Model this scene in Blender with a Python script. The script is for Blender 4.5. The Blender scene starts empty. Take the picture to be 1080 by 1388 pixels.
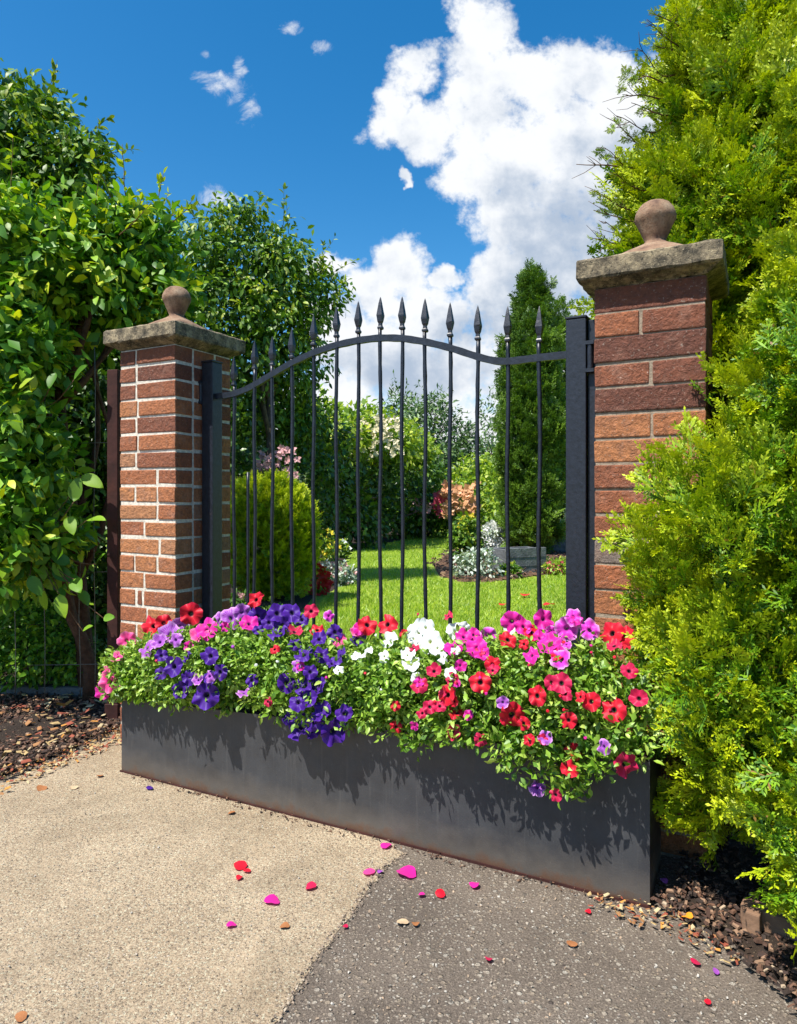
import bpy, bmesh, math, random
import numpy as np
from mathutils import Vector, Matrix

C = bpy.context.scene
col = C.collection
R = math.radians
random.seed(7)
RNG = np.random.default_rng(11)

# ---------------------------------------------------------------- camera
F = 940.0                      # focal length in photo pixels (photo is 1080 x 1388)
HC = 1.085                     # eye height above the drive
cam_d = bpy.data.cameras.new("camera"); cam = bpy.data.objects.new("camera", cam_d); col.objects.link(cam)
cam.location = (0, 0, HC); cam.rotation_euler = (R(90), 0, 0)
cam_d.sensor_fit = 'VERTICAL'; cam_d.sensor_height = 36; cam_d.sensor_width = 28
cam_d.lens = F / 1388 * 36
cam_d.shift_y = -19 / 1388
cam_d.clip_start = 0.05; cam_d.clip_end = 3000
C.camera = cam

# ---------------------------------------------------------------- sky
SUN = Vector((-0.44, -0.36, 1.0)).normalized()
W = bpy.data.worlds.new("World"); C.world = W; W.use_nodes = True
SKY_STRENGTH = 0.1
def nd(nt, t, **k):
    n = nt.nodes.new(t)
    for a, b in k.items():
        if a.startswith('i_'):
            key = a[2:]; key = int(key) if key.isdigit() else key
            n.inputs[key].default_value = b
        else: setattr(n, a, b)
    return n
def world_sky():
    nt = W.node_tree; nt.nodes.clear(); L = nt.links.new
    out = nd(nt, 'ShaderNodeOutputWorld'); bg = nd(nt, 'ShaderNodeBackground'); bg.inputs[1].default_value = SKY_STRENGTH
    L(bg.outputs[0], out.inputs[0])
    sky = nd(nt, 'ShaderNodeTexSky', sky_type='NISHITA', sun_disc=False)
    sky.sun_elevation = math.asin(SUN.z); sky.sun_rotation = math.atan2(SUN.x, SUN.y) % (2 * math.pi)
    sky.air_density = 1.0; sky.dust_density = 0.7; sky.ozone_density = 2.5
    hs = nd(nt, 'ShaderNodeHueSaturation', i_1=1.28, i_2=1.0); hs.inputs['Hue'].default_value = 0.495
    hs.inputs['Saturation'].default_value = 1.42; hs.inputs['Value'].default_value = 1.14
    L(sky.outputs[0], hs.inputs['Color'])
    tc = nd(nt, 'ShaderNodeTexCoord'); sx = nd(nt, 'ShaderNodeSeparateXYZ'); L(tc.outputs['Generated'], sx.inputs[0])
    def m(op, a, b=None, c=None, clamp=False):
        n = nd(nt, 'ShaderNodeMath', operation=op, use_clamp=clamp)
        for i, v in enumerate((a, b, c)):
            if v is None: continue
            if isinstance(v, (int, float)): n.inputs[i].default_value = v
            else: L(v, n.inputs[i])
        return n.outputs[0]
    y = m('MAXIMUM', sx.outputs[1], 0.02)
    X = m('DIVIDE', sx.outputs[0], y); Z = m('DIVIDE', sx.outputs[2], y)
    cx = nd(nt, 'ShaderNodeCombineXYZ'); L(X, cx.inputs[0]); L(Z, cx.inputs[1])
    def noise(scale, detail, rough=.6, off=(0, 0, 0), dist=0.0):
        mp = nd(nt, 'ShaderNodeVectorMath', operation='ADD'); L(cx.outputs[0], mp.inputs[0]); mp.inputs[1].default_value = off
        n = nd(nt, 'ShaderNodeTexNoise'); n.inputs['Scale'].default_value = scale; n.inputs['Detail'].default_value = detail
        n.inputs['Roughness'].default_value = rough; n.inputs['Distortion'].default_value = dist
        L(mp.outputs[0], n.inputs['Vector']); return n
    wn = noise(7, 5, .6, (3.1, 0, 0))
    ws = nd(nt, 'ShaderNodeSeparateXYZ'); L(wn.outputs['Color'], ws.inputs[0])
    Xw = m('ADD', X, m('MULTIPLY', m('SUBTRACT', ws.outputs[0], .5), .14))
    Zw = m('ADD', Z, m('MULTIPLY', m('SUBTRACT', ws.outputs[1], .5), .12))
    def field(blobs, XX, ZZ):
        acc = None
        for (px, py, rx, ry) in blobs:
            dx = m('MULTIPLY', m('SUBTRACT', XX, (px - 540) / F), F / rx)
            dz = m('MULTIPLY', m('SUBTRACT', ZZ, (675 - py) / F), F / ry)
            v = m('SUBTRACT', 1.0, m('ADD', m('MULTIPLY', dx, dx), m('MULTIPLY', dz, dz)))
            v = m('MAXIMUM', v, -1.0)
            if acc is None: acc = v
            else: acc = nd_smax(acc, v)
        return acc
    def nd_smax(a, b):
        n = nd(nt, 'ShaderNodeMath', operation='SMOOTH_MAX'); L(a, n.inputs[0]); L(b, n.inputs[1]); n.inputs[2].default_value = 0.35
        return n.outputs[0]
    big = [(652, 45, 55, 75), (650, 120, 60, 50), (545, 95, 48, 42), (530, 150, 42, 50), (585, 185, 45, 45), (640, 170, 60, 50),
           (725, 110, 75, 55), (800, 95, 70, 40), (860, 130, 60, 60), (700, 210, 100, 70), (810, 220, 120, 120), (900, 260, 100, 160),
           (635, 245, 55, 38), (690, 290, 60, 60), (775, 320, 110, 110), (740, 410, 80, 80), (860, 420, 140, 130), (970, 120, 90, 80),
           (540, 360, 52, 50), (500, 400, 40, 46), (590, 420, 70, 40), (500, 480, 90, 70), (720, 500, 90, 90), (612, 376, 22, 14), (668, 390, 42, 42), (560, 440, 110, 50), (455, 470, 60, 70),
           (620, 510, 160, 70), (448, 352, 34, 16), (650, 590, 110, 45), (440, 560, 90, 60), (545, 236, 10, 12), (760, 560, 100, 100)]
    wis = [(280, 104, 26, 7), (306, 118, 26, 11), (338, 150, 13, 18), (326, 92, 8, 12), (322, 132, 16, 12), (290, 268, 30, 12), (393, 36, 12, 7), (436, 64, 12, 7), (278, 75, 6, 4), (700, 640, 160, 30)]
    n1 = noise(9, 9, .62, (0, 0, 0), .3); n2 = noise(30, 7, .65, (1.7, 0, 0))
    f = field(big, Xw, Zw)
    nn = m('ADD', m('MULTIPLY', m('SUBTRACT', n1.outputs[0], .5), 2.3), m('MULTIPLY', m('SUBTRACT', n2.outputs[0], .5), 2.0))
    d = m('ADD', f, nn)
    mr = nd(nt, 'ShaderNodeMapRange', interpolation_type='SMOOTHSTEP'); L(d, mr.inputs[0])
    mr.inputs[1].default_value = -.25; mr.inputs[2].default_value = .65
    wmap = nd(nt, 'ShaderNodeMapping'); wmap.inputs['Rotation'].default_value = (0, 0, R(-35)); wmap.inputs['Scale'].default_value = (15, 19, 1); L(cx.outputs[0], wmap.inputs[0])
    nw = nd(nt, 'ShaderNodeTexNoise'); nw.inputs['Scale'].default_value = 1.6; nw.inputs['Detail'].default_value = 9; nw.inputs['Roughness'].default_value = .68; nw.inputs['Distortion'].default_value = .5; L(wmap.outputs[0], nw.inputs['Vector'])
    fw = m('ADD', field([(a_, b_, c_ * 1.5, d_ * 1.7) for a_, b_, c_, d_ in wis], X, Z), m('MULTIPLY', m('SUBTRACT', nw.outputs[0], .56), 5.5))
    mw = nd(nt, 'ShaderNodeMapRange', interpolation_type='SMOOTHSTEP'); L(fw, mw.inputs[0])
    mw.inputs[1].default_value = -.1; mw.inputs[2].default_value = 2.0
    front = nd(nt, 'ShaderNodeMapRange'); L(sx.outputs[1], front.inputs[0]); front.inputs[1].default_value = .1; front.inputs[2].default_value = .3
    dens = m('MULTIPLY', m('MAXIMUM', mr.outputs[0], m('MULTIPLY', mw.outputs[0], .85)), front.outputs[0])
    # thicker, greyer bellies of the cloud
    grey = field([(790, 330, 130, 130), (880, 250, 120, 90), (700, 250, 60, 40), (560, 500, 190, 45), (650, 440, 90, 40), (740, 440, 90, 60)], Xw, Zw)
    n3 = noise(11, 6, .6, (5.5, 2.2, 0))
    g = m('ADD', m('MULTIPLY', m('MAXIMUM', grey, -.4), .55), m('MULTIPLY', m('SUBTRACT', n3.outputs[0], .5), 2.6))
    gr = nd(nt, 'ShaderNodeMapRange', interpolation_type='SMOOTHSTEP'); L(g, gr.inputs[0]); gr.inputs[1].default_value = -.3; gr.inputs[2].default_value = .8
    cc = nd(nt, 'ShaderNodeMix', data_type='RGBA'); L(gr.outputs[0], cc.inputs[0])
    cc.inputs[6].default_value = (6.2, 6.35, 6.55, 1); cc.inputs[7].default_value = (2.9, 3.5, 4.4, 1)
    mx = nd(nt, 'ShaderNodeMix', data_type='RGBA'); L(dens, mx.inputs[0]); L(hs.outputs[0], mx.inputs[6]); L(cc.outputs[2], mx.inputs[7])
    L(mx.outputs[2], bg.inputs[0])
world_sky()
sd = bpy.data.lights.new("sun", 'SUN'); sun = bpy.data.objects.new("sun", sd); col.objects.link(sun)
sd.energy = 5.0; sd.angle = R(0.5); sd.color = (1, .955, .88)
sun.rotation_euler = SUN.to_track_quat('Z', 'Y').to_euler()
C.view_settings.view_transform = 'Standard'; C.view_settings.look = 'None'
C.view_settings.exposure = 0.68; C.view_settings.gamma = 1
C.render.engine = 'CYCLES'
C.cycles.max_bounces = 6; C.cycles.diffuse_bounces = 3; C.cycles.transmission_bounces = 3; C.cycles.glossy_bounces = 2
C.cycles.transparent_max_bounces = 4; C.cycles.caustics_reflective = False; C.cycles.caustics_refractive = False

# ---------------------------------------------------------------- frames and rays
TH = R(27.4); UX = np.array([math.cos(TH), -math.sin(TH), 0]); NX = np.array([math.sin(TH), math.cos(TH), 0])
def ray(px, py): return np.array([(px - 540) / F, 1.0, (675 - py) / F])
def P(px, py, y): r = ray(px, py) * y; return np.array([r[0], r[1], r[2] + HC])
def G(px, py, z=0.0): return P(px, py, (HC - z) * F / (py - 675))
def N(px, py, n):
    r = ray(px, py); t = n / float(r @ NX); r = r * t; return np.array([r[0], r[1], r[2] + HC])
def UN(u, n, z=0.0): v = UX * u + NX * n; return np.array([v[0], v[1], z])
def u_of(p): return float(p[0] * UX[0] + p[1] * UX[1])

# ---------------------------------------------------------------- object helpers
def tag(o, label=None, cat=None, group=None, kind=None):
    if label: o['label'] = label
    if cat: o['category'] = cat
    if group: o['group'] = group
    if kind: o['kind'] = kind
    return o
def empty(name, loc=(0, 0, 0), rz=0.0, label=None, cat=None, group=None):
    o = bpy.data.objects.new(name, None); col.objects.link(o); o.location = tuple(loc); o.rotation_euler = (0, 0, rz)
    o.empty_display_size = .1
    return tag(o, label, cat, group)
def link(name, me, m=None, parent=None, world=False):
    o = bpy.data.objects.new(name, me); col.objects.link(o)
    if m is not None and not me.materials: me.materials.append(m)
    if parent is not None:
        o.parent = parent
        if world:
            M = Matrix.Translation(parent.location) @ parent.rotation_euler.to_matrix().to_4x4()
            o.matrix_parent_inverse = M.inverted()
    return o
def bobj(name, bm, m, parent=None, smooth=False, world=False):
    me = bpy.data.meshes.new(name); bm.to_mesh(me); bm.free()
    if smooth:
        for p in me.polygons: p.use_smooth = True
    return link(name, me, m, parent, world)
def tri_mesh(name, V, T, attr=None, smooth=True):
    me = bpy.data.meshes.new(name); V = np.ascontiguousarray(V, np.float32); T = np.ascontiguousarray(T, np.int32)
    me.vertices.add(len(V)); me.vertices.foreach_set('co', V.ravel())
    me.loops.add(T.size); me.loops.foreach_set('vertex_index', T.ravel())
    me.polygons.add(len(T)); me.polygons.foreach_set('loop_start', np.arange(0, T.size, 3, dtype=np.int32))
    me.polygons.foreach_set('use_smooth', np.full(len(T), smooth, bool))
    if attr is not None:
        for k, a in attr.items():
            at = me.attributes.new(k, 'FLOAT', 'POINT'); at.data.foreach_set('value', np.ascontiguousarray(a, np.float32))
    me.update(calc_edges=True); return me
def box(bm, lo, hi, mi=0):
    vs = [bm.verts.new((x, y, z)) for z in (lo[2], hi[2]) for y in (lo[1], hi[1]) for x in (lo[0], hi[0])]
    for f in ((0, 2, 3, 1), (4, 5, 7, 6), (0, 1, 5, 4), (2, 6, 7, 3), (0, 4, 6, 2), (1, 3, 7, 5)):
        fc = bm.faces.new([vs[i] for i in f]); fc.material_index = mi
    return vs
def bevel(bm, off, seg=1):
    bmesh.ops.bevel(bm, geom=list(bm.edges), offset=off, segments=seg, profile=.6, affect='EDGES', clamp_overlap=True)
def tube_arrays(pts, rad, seg=8, jit=0.0, square=False):
    pts = np.array(pts, float); n = len(pts); rad = np.broadcast_to(np.array(rad, float), (n,)).copy()
    d = np.gradient(pts, axis=0); d /= np.linalg.norm(d, axis=1, keepdims=True) + 1e-9
    ref = np.array([0.31, .17, .93]) if abs(d[0][2]) < .8 else np.array([1.0, .1, 0])
    V = []
    for i in range(n):
        s = np.cross(d[i], ref); s /= np.linalg.norm(s); t = np.cross(s, d[i])
        a = np.arange(seg) * 2 * math.pi / seg + (math.pi / 4 if square else 0)
        rr = rad[i] * (1 + jit * RNG.normal(size=seg))
        V.append(pts[i] + np.outer(np.cos(a) * rr, s) + np.outer(np.sin(a) * rr, t))
    V = np.concatenate(V); T = []
    for i in range(n - 1):
        for k in range(seg):
            a, b = i * seg + k, i * seg + (k + 1) % seg
            T += [(a, b, b + seg), (a, b + seg, a + seg)]
    for k in range(1, seg - 1):
        T.append((0, k + 1, k)); b = (n - 1) * seg; T.append((b, b + k, b + k + 1))
    return V, np.array(T)
def join(parts):
    V = []; T = []; o = 0
    for v, t in parts: V.append(v); T.append(np.array(t) + o); o += len(v)
    return np.concatenate(V), np.concatenate(T)
def tube(name, pts, rad, m, parent=None, seg=8, jit=0.0, world=True, smooth=True):
    V, T = tube_arrays(pts, rad, seg, jit)
    return link(name, tri_mesh(name, V, T, smooth=smooth), m, parent, world)
def poly_sheet(name, pts, z, m, sub=0, kind='structure', jag=0.0):
    P2 = []
    for i in range(len(pts)):
        a, b = np.array(pts[i][:2]), np.array(pts[(i + 1) % len(pts)][:2])
        k = max(1, int(np.linalg.norm(b - a) / .02)) if jag and np.linalg.norm(b - a) < 3 else 1
        for j in range(k):
            p = a + (b - a) * j / k
            if jag and j: p = p + RNG.normal(size=2) * jag
            P2.append(p)
    bm = bmesh.new(); vs = [bm.verts.new((p[0], p[1], z)) for p in P2]; f = bm.faces.new(vs); f.normal_update()
    if f.normal.z < 0: f.normal_flip()
    bmesh.ops.triangulate(bm, faces=[f], ngon_method='EAR_CLIP')
    o = bobj(name, bm, m); tag(o, kind=kind); return o

# ---------------------------------------------------------------- materials
def mat(name):
    m = bpy.data.materials.new(name); m.use_nodes = True; nt = m.node_tree; b = nt.nodes['Principled BSDF']
    return m, nt, b
def ramp(nt, stops, fac=None, interp='LINEAR'):
    r = nt.nodes.new('ShaderNodeValToRGB'); r.color_ramp.interpolation = interp; e = r.color_ramp.elements
    while len(e) < len(stops): e.new(.5)
    for k, (p, c) in enumerate(stops): e[k].position = p; e[k].color = (*c, 1)
    if fac is not None: nt.links.new(fac, r.inputs[0])
    return r
def noise(nt, scale, detail=4, rough=.6, vec=None, dist=0.0):
    n = nt.nodes.new('ShaderNodeTexNoise'); n.inputs['Scale'].default_value = scale; n.inputs['Detail'].default_value = detail
    n.inputs['Roughness'].default_value = rough; n.inputs['Distortion'].default_value = dist
    if vec is None:
        tc = nt.nodes.new('ShaderNodeTexCoord'); vec = tc.outputs['Object']
    nt.links.new(vec, n.inputs['Vector']); return n
def mixc(nt, f, a, b, mode='MIX'):
    n = nt.nodes.new('ShaderNodeMix'); n.data_type = 'RGBA'; n.blend_type = mode
    for s, v in ((0, f), (6, a), (7, b)):
        if isinstance(v, (int, float)): n.inputs[s].default_value = v
        elif isinstance(v, tuple): n.inputs[s].default_value = (*v, 1)
        else: nt.links.new(v, n.inputs[s])
    return n.outputs[2]
def bump(nt, b, h, strength, dist):
    bp = nt.nodes.new('ShaderNodeBump'); bp.inputs['Strength'].default_value = strength; bp.inputs['Distance'].default_value = dist
    nt.links.new(h, bp.inputs['Height']); nt.links.new(bp.outputs[0], b.inputs['Normal']); return bp
def mth(nt, op, a, b=None, clamp=False):
    n = nt.nodes.new('ShaderNodeMath'); n.operation = op; n.use_clamp = clamp
    for i, v in enumerate((a, b)):
        if v is None: continue
        if isinstance(v, (int, float)): n.inputs[i].default_value = v
        else: nt.links.new(v, n.inputs[i])
    return n.outputs[0]
def foliage(name, dark, mid, light, tip=None, trans=.35, rough=.45, spec=.5, vary=3.0, transcol=1.6):
    m, nt, b = mat(name); L = nt.links.new
    geo = nt.nodes.new('ShaderNodeNewGeometry')
    r = ramp(nt, [(0, dark), (.5, mid), (.975, light), (.985, (.22, .11, .03))] if 'golden' in name else [(0, dark), (.5, mid), (1, light)], geo.outputs['Random Per Island'])
    c = r.outputs[0]
    nz = noise(nt, vary, 3, .6)
    hs = nt.nodes.new('ShaderNodeHueSaturation'); L(c, hs.inputs['Color'])
    L(mth(nt, 'ADD', mth(nt, 'MULTIPLY', nz.outputs[0], .9), .55), hs.inputs['Value'])
    L(mth(nt, 'ADD', mth(nt, 'MULTIPLY', nz.outputs[0], -.05), .525), hs.inputs['Hue'])
    c = hs.outputs[0]
    if tip is not None:
        at = nt.nodes.new('ShaderNodeAttribute'); at.attribute_name = 'tint'
        c = mixc(nt, at.outputs['Fac'], c, tip)
    L(c, b.inputs['Base Color']); b.inputs['Roughness'].default_value = rough; b.inputs['Specular IOR Level'].default_value = spec
    tr = nt.nodes.new('ShaderNodeBsdfTranslucent')
    tcn = mixc(nt, 1.0, c, (transcol, transcol * 1.05, transcol * .45), 'MULTIPLY'); L(tcn, tr.inputs[0])
    mx = nt.nodes.new('ShaderNodeMixShader'); mx.inputs[0].default_value = trans
    L(b.outputs[0], mx.inputs[1]); L(tr.outputs[0], mx.inputs[2]); L(mx.outputs[0], nt.nodes['Material Output'].inputs[0])
    return m
def simple(name, c, rough=.6, spec=.4, nscale=20, amt=.35, bstr=.3, bdist=.002, metal=0.0, bscale=None):
    m, nt, b = mat(name); n = noise(nt, nscale, 5)
    d = tuple(x * (1 - amt) for x in c); l = tuple(min(1, x * (1 + amt)) for x in c)
    nt.links.new(ramp(nt, [(.3, d), (.7, l)], n.outputs[0]).outputs[0], b.inputs['Base Color'])
    b.inputs['Roughness'].default_value = rough; b.inputs['Specular IOR Level'].default_value = spec; b.inputs['Metallic'].default_value = metal
    n2 = noise(nt, bscale or nscale * 4, 5); bump(nt, b, n2.outputs[0], bstr, bdist); return m

def brick_material():
    m, nt, b = mat('brick'); L = nt.links.new
    at = nt.nodes.new('ShaderNodeAttribute'); at.attribute_name = 'tone'
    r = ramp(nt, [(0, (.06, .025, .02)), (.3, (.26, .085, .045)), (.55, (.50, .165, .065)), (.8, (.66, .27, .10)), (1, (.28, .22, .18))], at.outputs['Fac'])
    n = noise(nt, 45, 6, .7); n2 = noise(nt, 14, 5, .6)
    c = mixc(nt, ramp(nt, [(.35, (0, 0, 0)), (.7, (1, 1, 1))], n.outputs[0]).outputs[0], r.outputs[0], mixc(nt, .55, r.outputs[0], (.05, .025, .02)))
    c = mixc(nt, ramp(nt, [(.55, (0, 0, 0)), (.75, (.5, .5, .5))], n2.outputs[0]).outputs[0], c, (.42, .22, .15))
    n4 = noise(nt, 130, 3, .6)
    c = mixc(nt, ramp(nt, [(.62, (0, 0, 0)), (.7, (.6, .6, .6))], n4.outputs[0]).outputs[0], c, (.5, .38, .3))
    L(c, b.inputs['Base Color']); b.inputs['Roughness'].default_value = .85
    n3 = noise(nt, 60, 8, .7, dist=.4); bump(nt, b, n3.outputs[0], 1.0, .02); return m
def mortar_material(c, name):
    m = simple(name, c, .95, .2, 60, .3, .8, .004, bscale=220); return m
def stone_material():
    m, nt, b = mat('weathered_stone'); L = nt.links.new
    n = noise(nt, 22, 8, .7); r = ramp(nt, [(.36, (.035, .03, .02)), (.5, (.17, .135, .085)), (.64, (.38, .30, .18))], n.outputs[0])
    n2 = noise(nt, 90, 4, .7); c = mixc(nt, ramp(nt, [(.56, (0, 0, 0)), (.66, (1, 1, 1))], n2.outputs[0]).outputs[0], r.outputs[0], (.03, .028, .02))
    n5 = noise(nt, 150, 3, .7); c = mixc(nt, ramp(nt, [(.6, (0, 0, 0)), (.68, (.8, .8, .8))], n5.outputs[0]).outputs[0], c, (.48, .4, .25))
    L(c, b.inputs['Base Color']); b.inputs['Roughness'].default_value = .95
    n3 = noise(nt, 110, 6, .7); bump(nt, b, n3.outputs[0], .9, .006); return m
def finial_stone():
    m, nt, b = mat('finial_stone'); L = nt.links.new
    n = noise(nt, 18, 7, .65); r = ramp(nt, [(.3, (.11, .06, .04)), (.5, (.25, .15, .09)), (.72, (.36, .26, .17))], n.outputs[0])
    n2 = noise(nt, 120, 4, .7); c = mixc(nt, ramp(nt, [(.55, (0, 0, 0)), (.7, (.8, .8, .8))], n2.outputs[0]).outputs[0], r.outputs[0], (.07, .045, .03))
    L(c, b.inputs['Base Color']); b.inputs['Roughness'].default_value = .95
    n3 = noise(nt, 160, 5, .7); bump(nt, b, n3.outputs[0], .8, .003); return m
def iron_material():
    m, nt, b = mat('black_painted_iron'); L = nt.links.new
    n = noise(nt, 60, 5, .6); c = ramp(nt, [(.35, (.006, .0075, .012)), (.7, (.016, .02, .032))], n.outputs[0]).outputs[0]
    n4 = noise(nt, 25, 6, .7); c = mixc(nt, ramp(nt, [(.66, (0, 0, 0)), (.72, (.7, .7, .7))], n4.outputs[0]).outputs[0], c, (.06, .028, .018))
    L(c, b.inputs['Base Color']); b.inputs['Roughness'].default_value = .42; b.inputs['Specular IOR Level'].default_value = .55
    n2 = noise(nt, 90, 4, .6); bump(nt, b, n2.outputs[0], .45, .002); return m
def planter_material():
    m, nt, b = mat('charcoal_metal'); L = nt.links.new
    tc = nt.nodes.new('ShaderNodeTexCoord'); sp = nt.nodes.new('ShaderNodeSeparateXYZ'); L(tc.outputs['Object'], sp.inputs[0])
    n = noise(nt, 9, 6, .65); c = ramp(nt, [(.3, (.030, .031, .035)), (.7, (.050, .052, .057))], n.outputs[0]).outputs[0]
    # grime splashed up from the paving and rust at the lower edge
    n2 = noise(nt, 16, 7, .7)
    h = mth(nt, 'ADD', sp.outputs[2], mth(nt, 'MULTIPLY', mth(nt, 'SUBTRACT', n2.outputs[0], .5), -.12))
    dirt = nt.nodes.new('ShaderNodeMapRange'); L(h, dirt.inputs[0]); dirt.inputs[1].default_value = .11; dirt.inputs[2].default_value = 0.0; dirt.inputs[3].default_value = 0; dirt.inputs[4].default_value = .6
    c = mixc(nt, dirt.outputs[0], c, (.15, .12, .09))
    rs = nt.nodes.new('ShaderNodeMapRange'); L(h, rs.inputs[0]); rs.inputs[1].default_value = .032; rs.inputs[2].default_value = .004; rs.inputs[3].default_value = 0; rs.inputs[4].default_value = .8
    c = mixc(nt, rs.outputs[0], c, (.10, .045, .022))
    n3 = noise(nt, 140, 3, .8); c = mixc(nt, ramp(nt, [(.65, (0, 0, 0)), (.72, (.75, .75, .75))], n3.outputs[0]).outputs[0], c, (.16, .14, .12))
    mp = nt.nodes.new('ShaderNodeMapping'); mp.inputs['Scale'].default_value = (60, 60, 3); L(tc.outputs['Object'], mp.inputs[0])
    n4 = noise(nt, 1, 4, .7, vec=mp.outputs[0]); c = mixc(nt, ramp(nt, [(.56, (0, 0, 0)), (.72, (.6, .6, .6))], n4.outputs[0]).outputs[0], c, (.075, .073, .072))
    L(c, b.inputs['Base Color']); b.inputs['Roughness'].default_value = .5; b.inputs['Specular IOR Level'].default_value = .5
    rr = ramp(nt, [(.3, (.38, .38, .38)), (.7, (.62, .62, .62))], n2.outputs[0]); L(rr.outputs[0], b.inputs['Roughness'])
    n5 = noise(nt, 200, 2, .5); n6 = noise(nt, 3.2, 3, .5); bump(nt, b, mth(nt, 'ADD', mth(nt, 'MULTIPLY', n5.outputs[0], .03), n6.outputs[0]), .5, .03); return m
def aggregate(name, base_d, base_l, stones, fine, bdist, big=3.0):
    m, nt, b = mat(name); L = nt.links.new
    tc = nt.nodes.new('ShaderNodeTexCoord')
    n = noise(nt, big, 6, .6); n2 = noise(nt, 90, 6, .75)
    c = mixc(nt, ramp(nt, [(.3, (0, 0, 0)), (.7, (1, 1, 1))], n.outputs[0]).outputs[0], base_d, base_l)
    c = mixc(nt, ramp(nt, [(.38, (.7, .7, .7)), (.5, (0, 0, 0))], n2.outputs[0]).outputs[0], c, mixc(nt, .5, c, tuple(x * .35 for x in base_d)))
    hs = None
    for sc, lim, amt in fine:
        v = nt.nodes.new('ShaderNodeTexVoronoi'); v.inputs['Scale'].default_value = sc; L(tc.outputs['Object'], v.inputs['Vector'])
        st = ramp(nt, stones, None); sep = nt.nodes.new('ShaderNodeSeparateColor'); L(v.outputs['Color'], sep.inputs[0]); L(sep.outputs[0], st.inputs[0])
        # only some cells hold a stone
        has = mth(nt, 'GREATER_THAN', sep.outputs[1], amt)
        d = nt.nodes.new('ShaderNodeMapRange'); L(v.outputs['Distance'], d.inputs[0]); d.inputs[1].default_value = lim + .08; d.inputs[2].default_value = lim - .04; d.inputs[3].default_value = 0; d.inputs[4].default_value = 1
        f = mth(nt, 'MULTIPLY', has, d.outputs[0])
        c = mixc(nt, f, c, st.outputs[0]); hs = f if hs is None else mth(nt, 'ADD', hs, mth(nt, 'MULTIPLY', f, .6))
    g1 = noise(nt, 240, 3, .8); c = mixc(nt, ramp(nt, [(.42, (.95, .95, .95)), (.52, (0, 0, 0))], g1.outputs[0]).outputs[0], c, mixc(nt, .62, c, (.03, .02, .015)))
    g2 = noise(nt, 140, 3, .8); c = mixc(nt, ramp(nt, [(.55, (0, 0, 0)), (.66, (.7, .7, .7))], g2.outputs[0]).outputs[0], c, tuple(min(.62, x * 1.75) for x in base_l))
    g3 = noise(nt, 5, 6, .7); c = mixc(nt, ramp(nt, [(.45, (0, 0, 0)), (.7, (.45, .45, .45))], g3.outputs[0]).outputs[0], c, mixc(nt, .55, c, tuple(x * .5 for x in base_d)))
    n6 = noise(nt, 1.3, 7, .7); c = mixc(nt, ramp(nt, [(.56, (0, 0, 0)), (.72, (.5, .5, .5))], n6.outputs[0]).outputs[0], c, mixc(nt, .5, c, tuple(x * .4 for x in base_d)))
    g4 = noise(nt, 2.6, 7, .72, dist=.6); c = mixc(nt, ramp(nt, [(.50, (0, 0, 0)), (.62, (.5, .5, .5))], g4.outputs[0]).outputs[0], c, mixc(nt, .6, c, tuple(x * .45 for x in base_d)))
    g5 = noise(nt, 1.9, 6, .7, dist=1.0); c = mixc(nt, ramp(nt, [(.56, (0, 0, 0)), (.70, (.18, .18, .18))], g5.outputs[0]).outputs[0], c, tuple(min(.65, x * 1.25) for x in base_l))
    L(c, b.inputs['Base Color']); b.inputs['Roughness'].default_value = .92; b.inputs['Specular IOR Level'].default_value = .3
    h = mth(nt, 'ADD', mth(nt, 'MULTIPLY', hs, .6), mth(nt, 'MULTIPLY', n2.outputs[0], 1.0))
    bump(nt, b, h, .9, bdist); return m
M = {}
M['brick'] = brick_material()
M['mortar_pale'] = mortar_material((.66, .60, .50), 'pale_mortar'); M['mortar_tan'] = mortar_material((.32, .25, .18), 'tan_mortar')
M['stone'] = stone_material(); M['finial'] = finial_stone(); M['iron'] = iron_material(); M['planter'] = planter_material()
ST = [(0, (.55, .48, .38)), (.3, (.32, .22, .14)), (.55, (.62, .58, .5)), (.8, (.40, .30, .2)), (1, (.16, .12, .1))]
M['concrete'] = aggregate('pale_concrete', (.37, .275, .175), (.50, .385, .255), [(0, (.50, .40, .28)), (.35, (.27, .18, .11)), (.65, (.60, .50, .38)), (1, (.16, .115, .08))], [(85, .28, .5), (200, .32, .4)], .005)
M['asphalt'] = aggregate('worn_asphalt', (.13, .103, .08), (.22, .178, .138), [(0, (.36, .29, .21)), (.35, (.24, .19, .14)), (.6, (.42, .36, .28)), (.85, (.46, .42, .35)), (1, (.07, .055, .045))], [(52, .3, .5), (115, .34, .35)], .007)
M['soil'] = aggregate('dark_soil', (.02, .013, .009), (.055, .036, .024), [(0, (.12, .08, .05)), (.5, (.05, .03, .02)), (1, (.2, .15, .1))], [(60, .3, .6), (150, .3, .5)], .012)
M['mulch'] = aggregate('bark_mulch', (.07, .035, .02), (.17, .09, .05), [(0, (.3, .18, .1)), (.5, (.1, .05, .03)), (1, (.4, .28, .18))], [(30, .35, .4), (60, .3, .4)], .01)
M['chip'] = None
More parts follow.
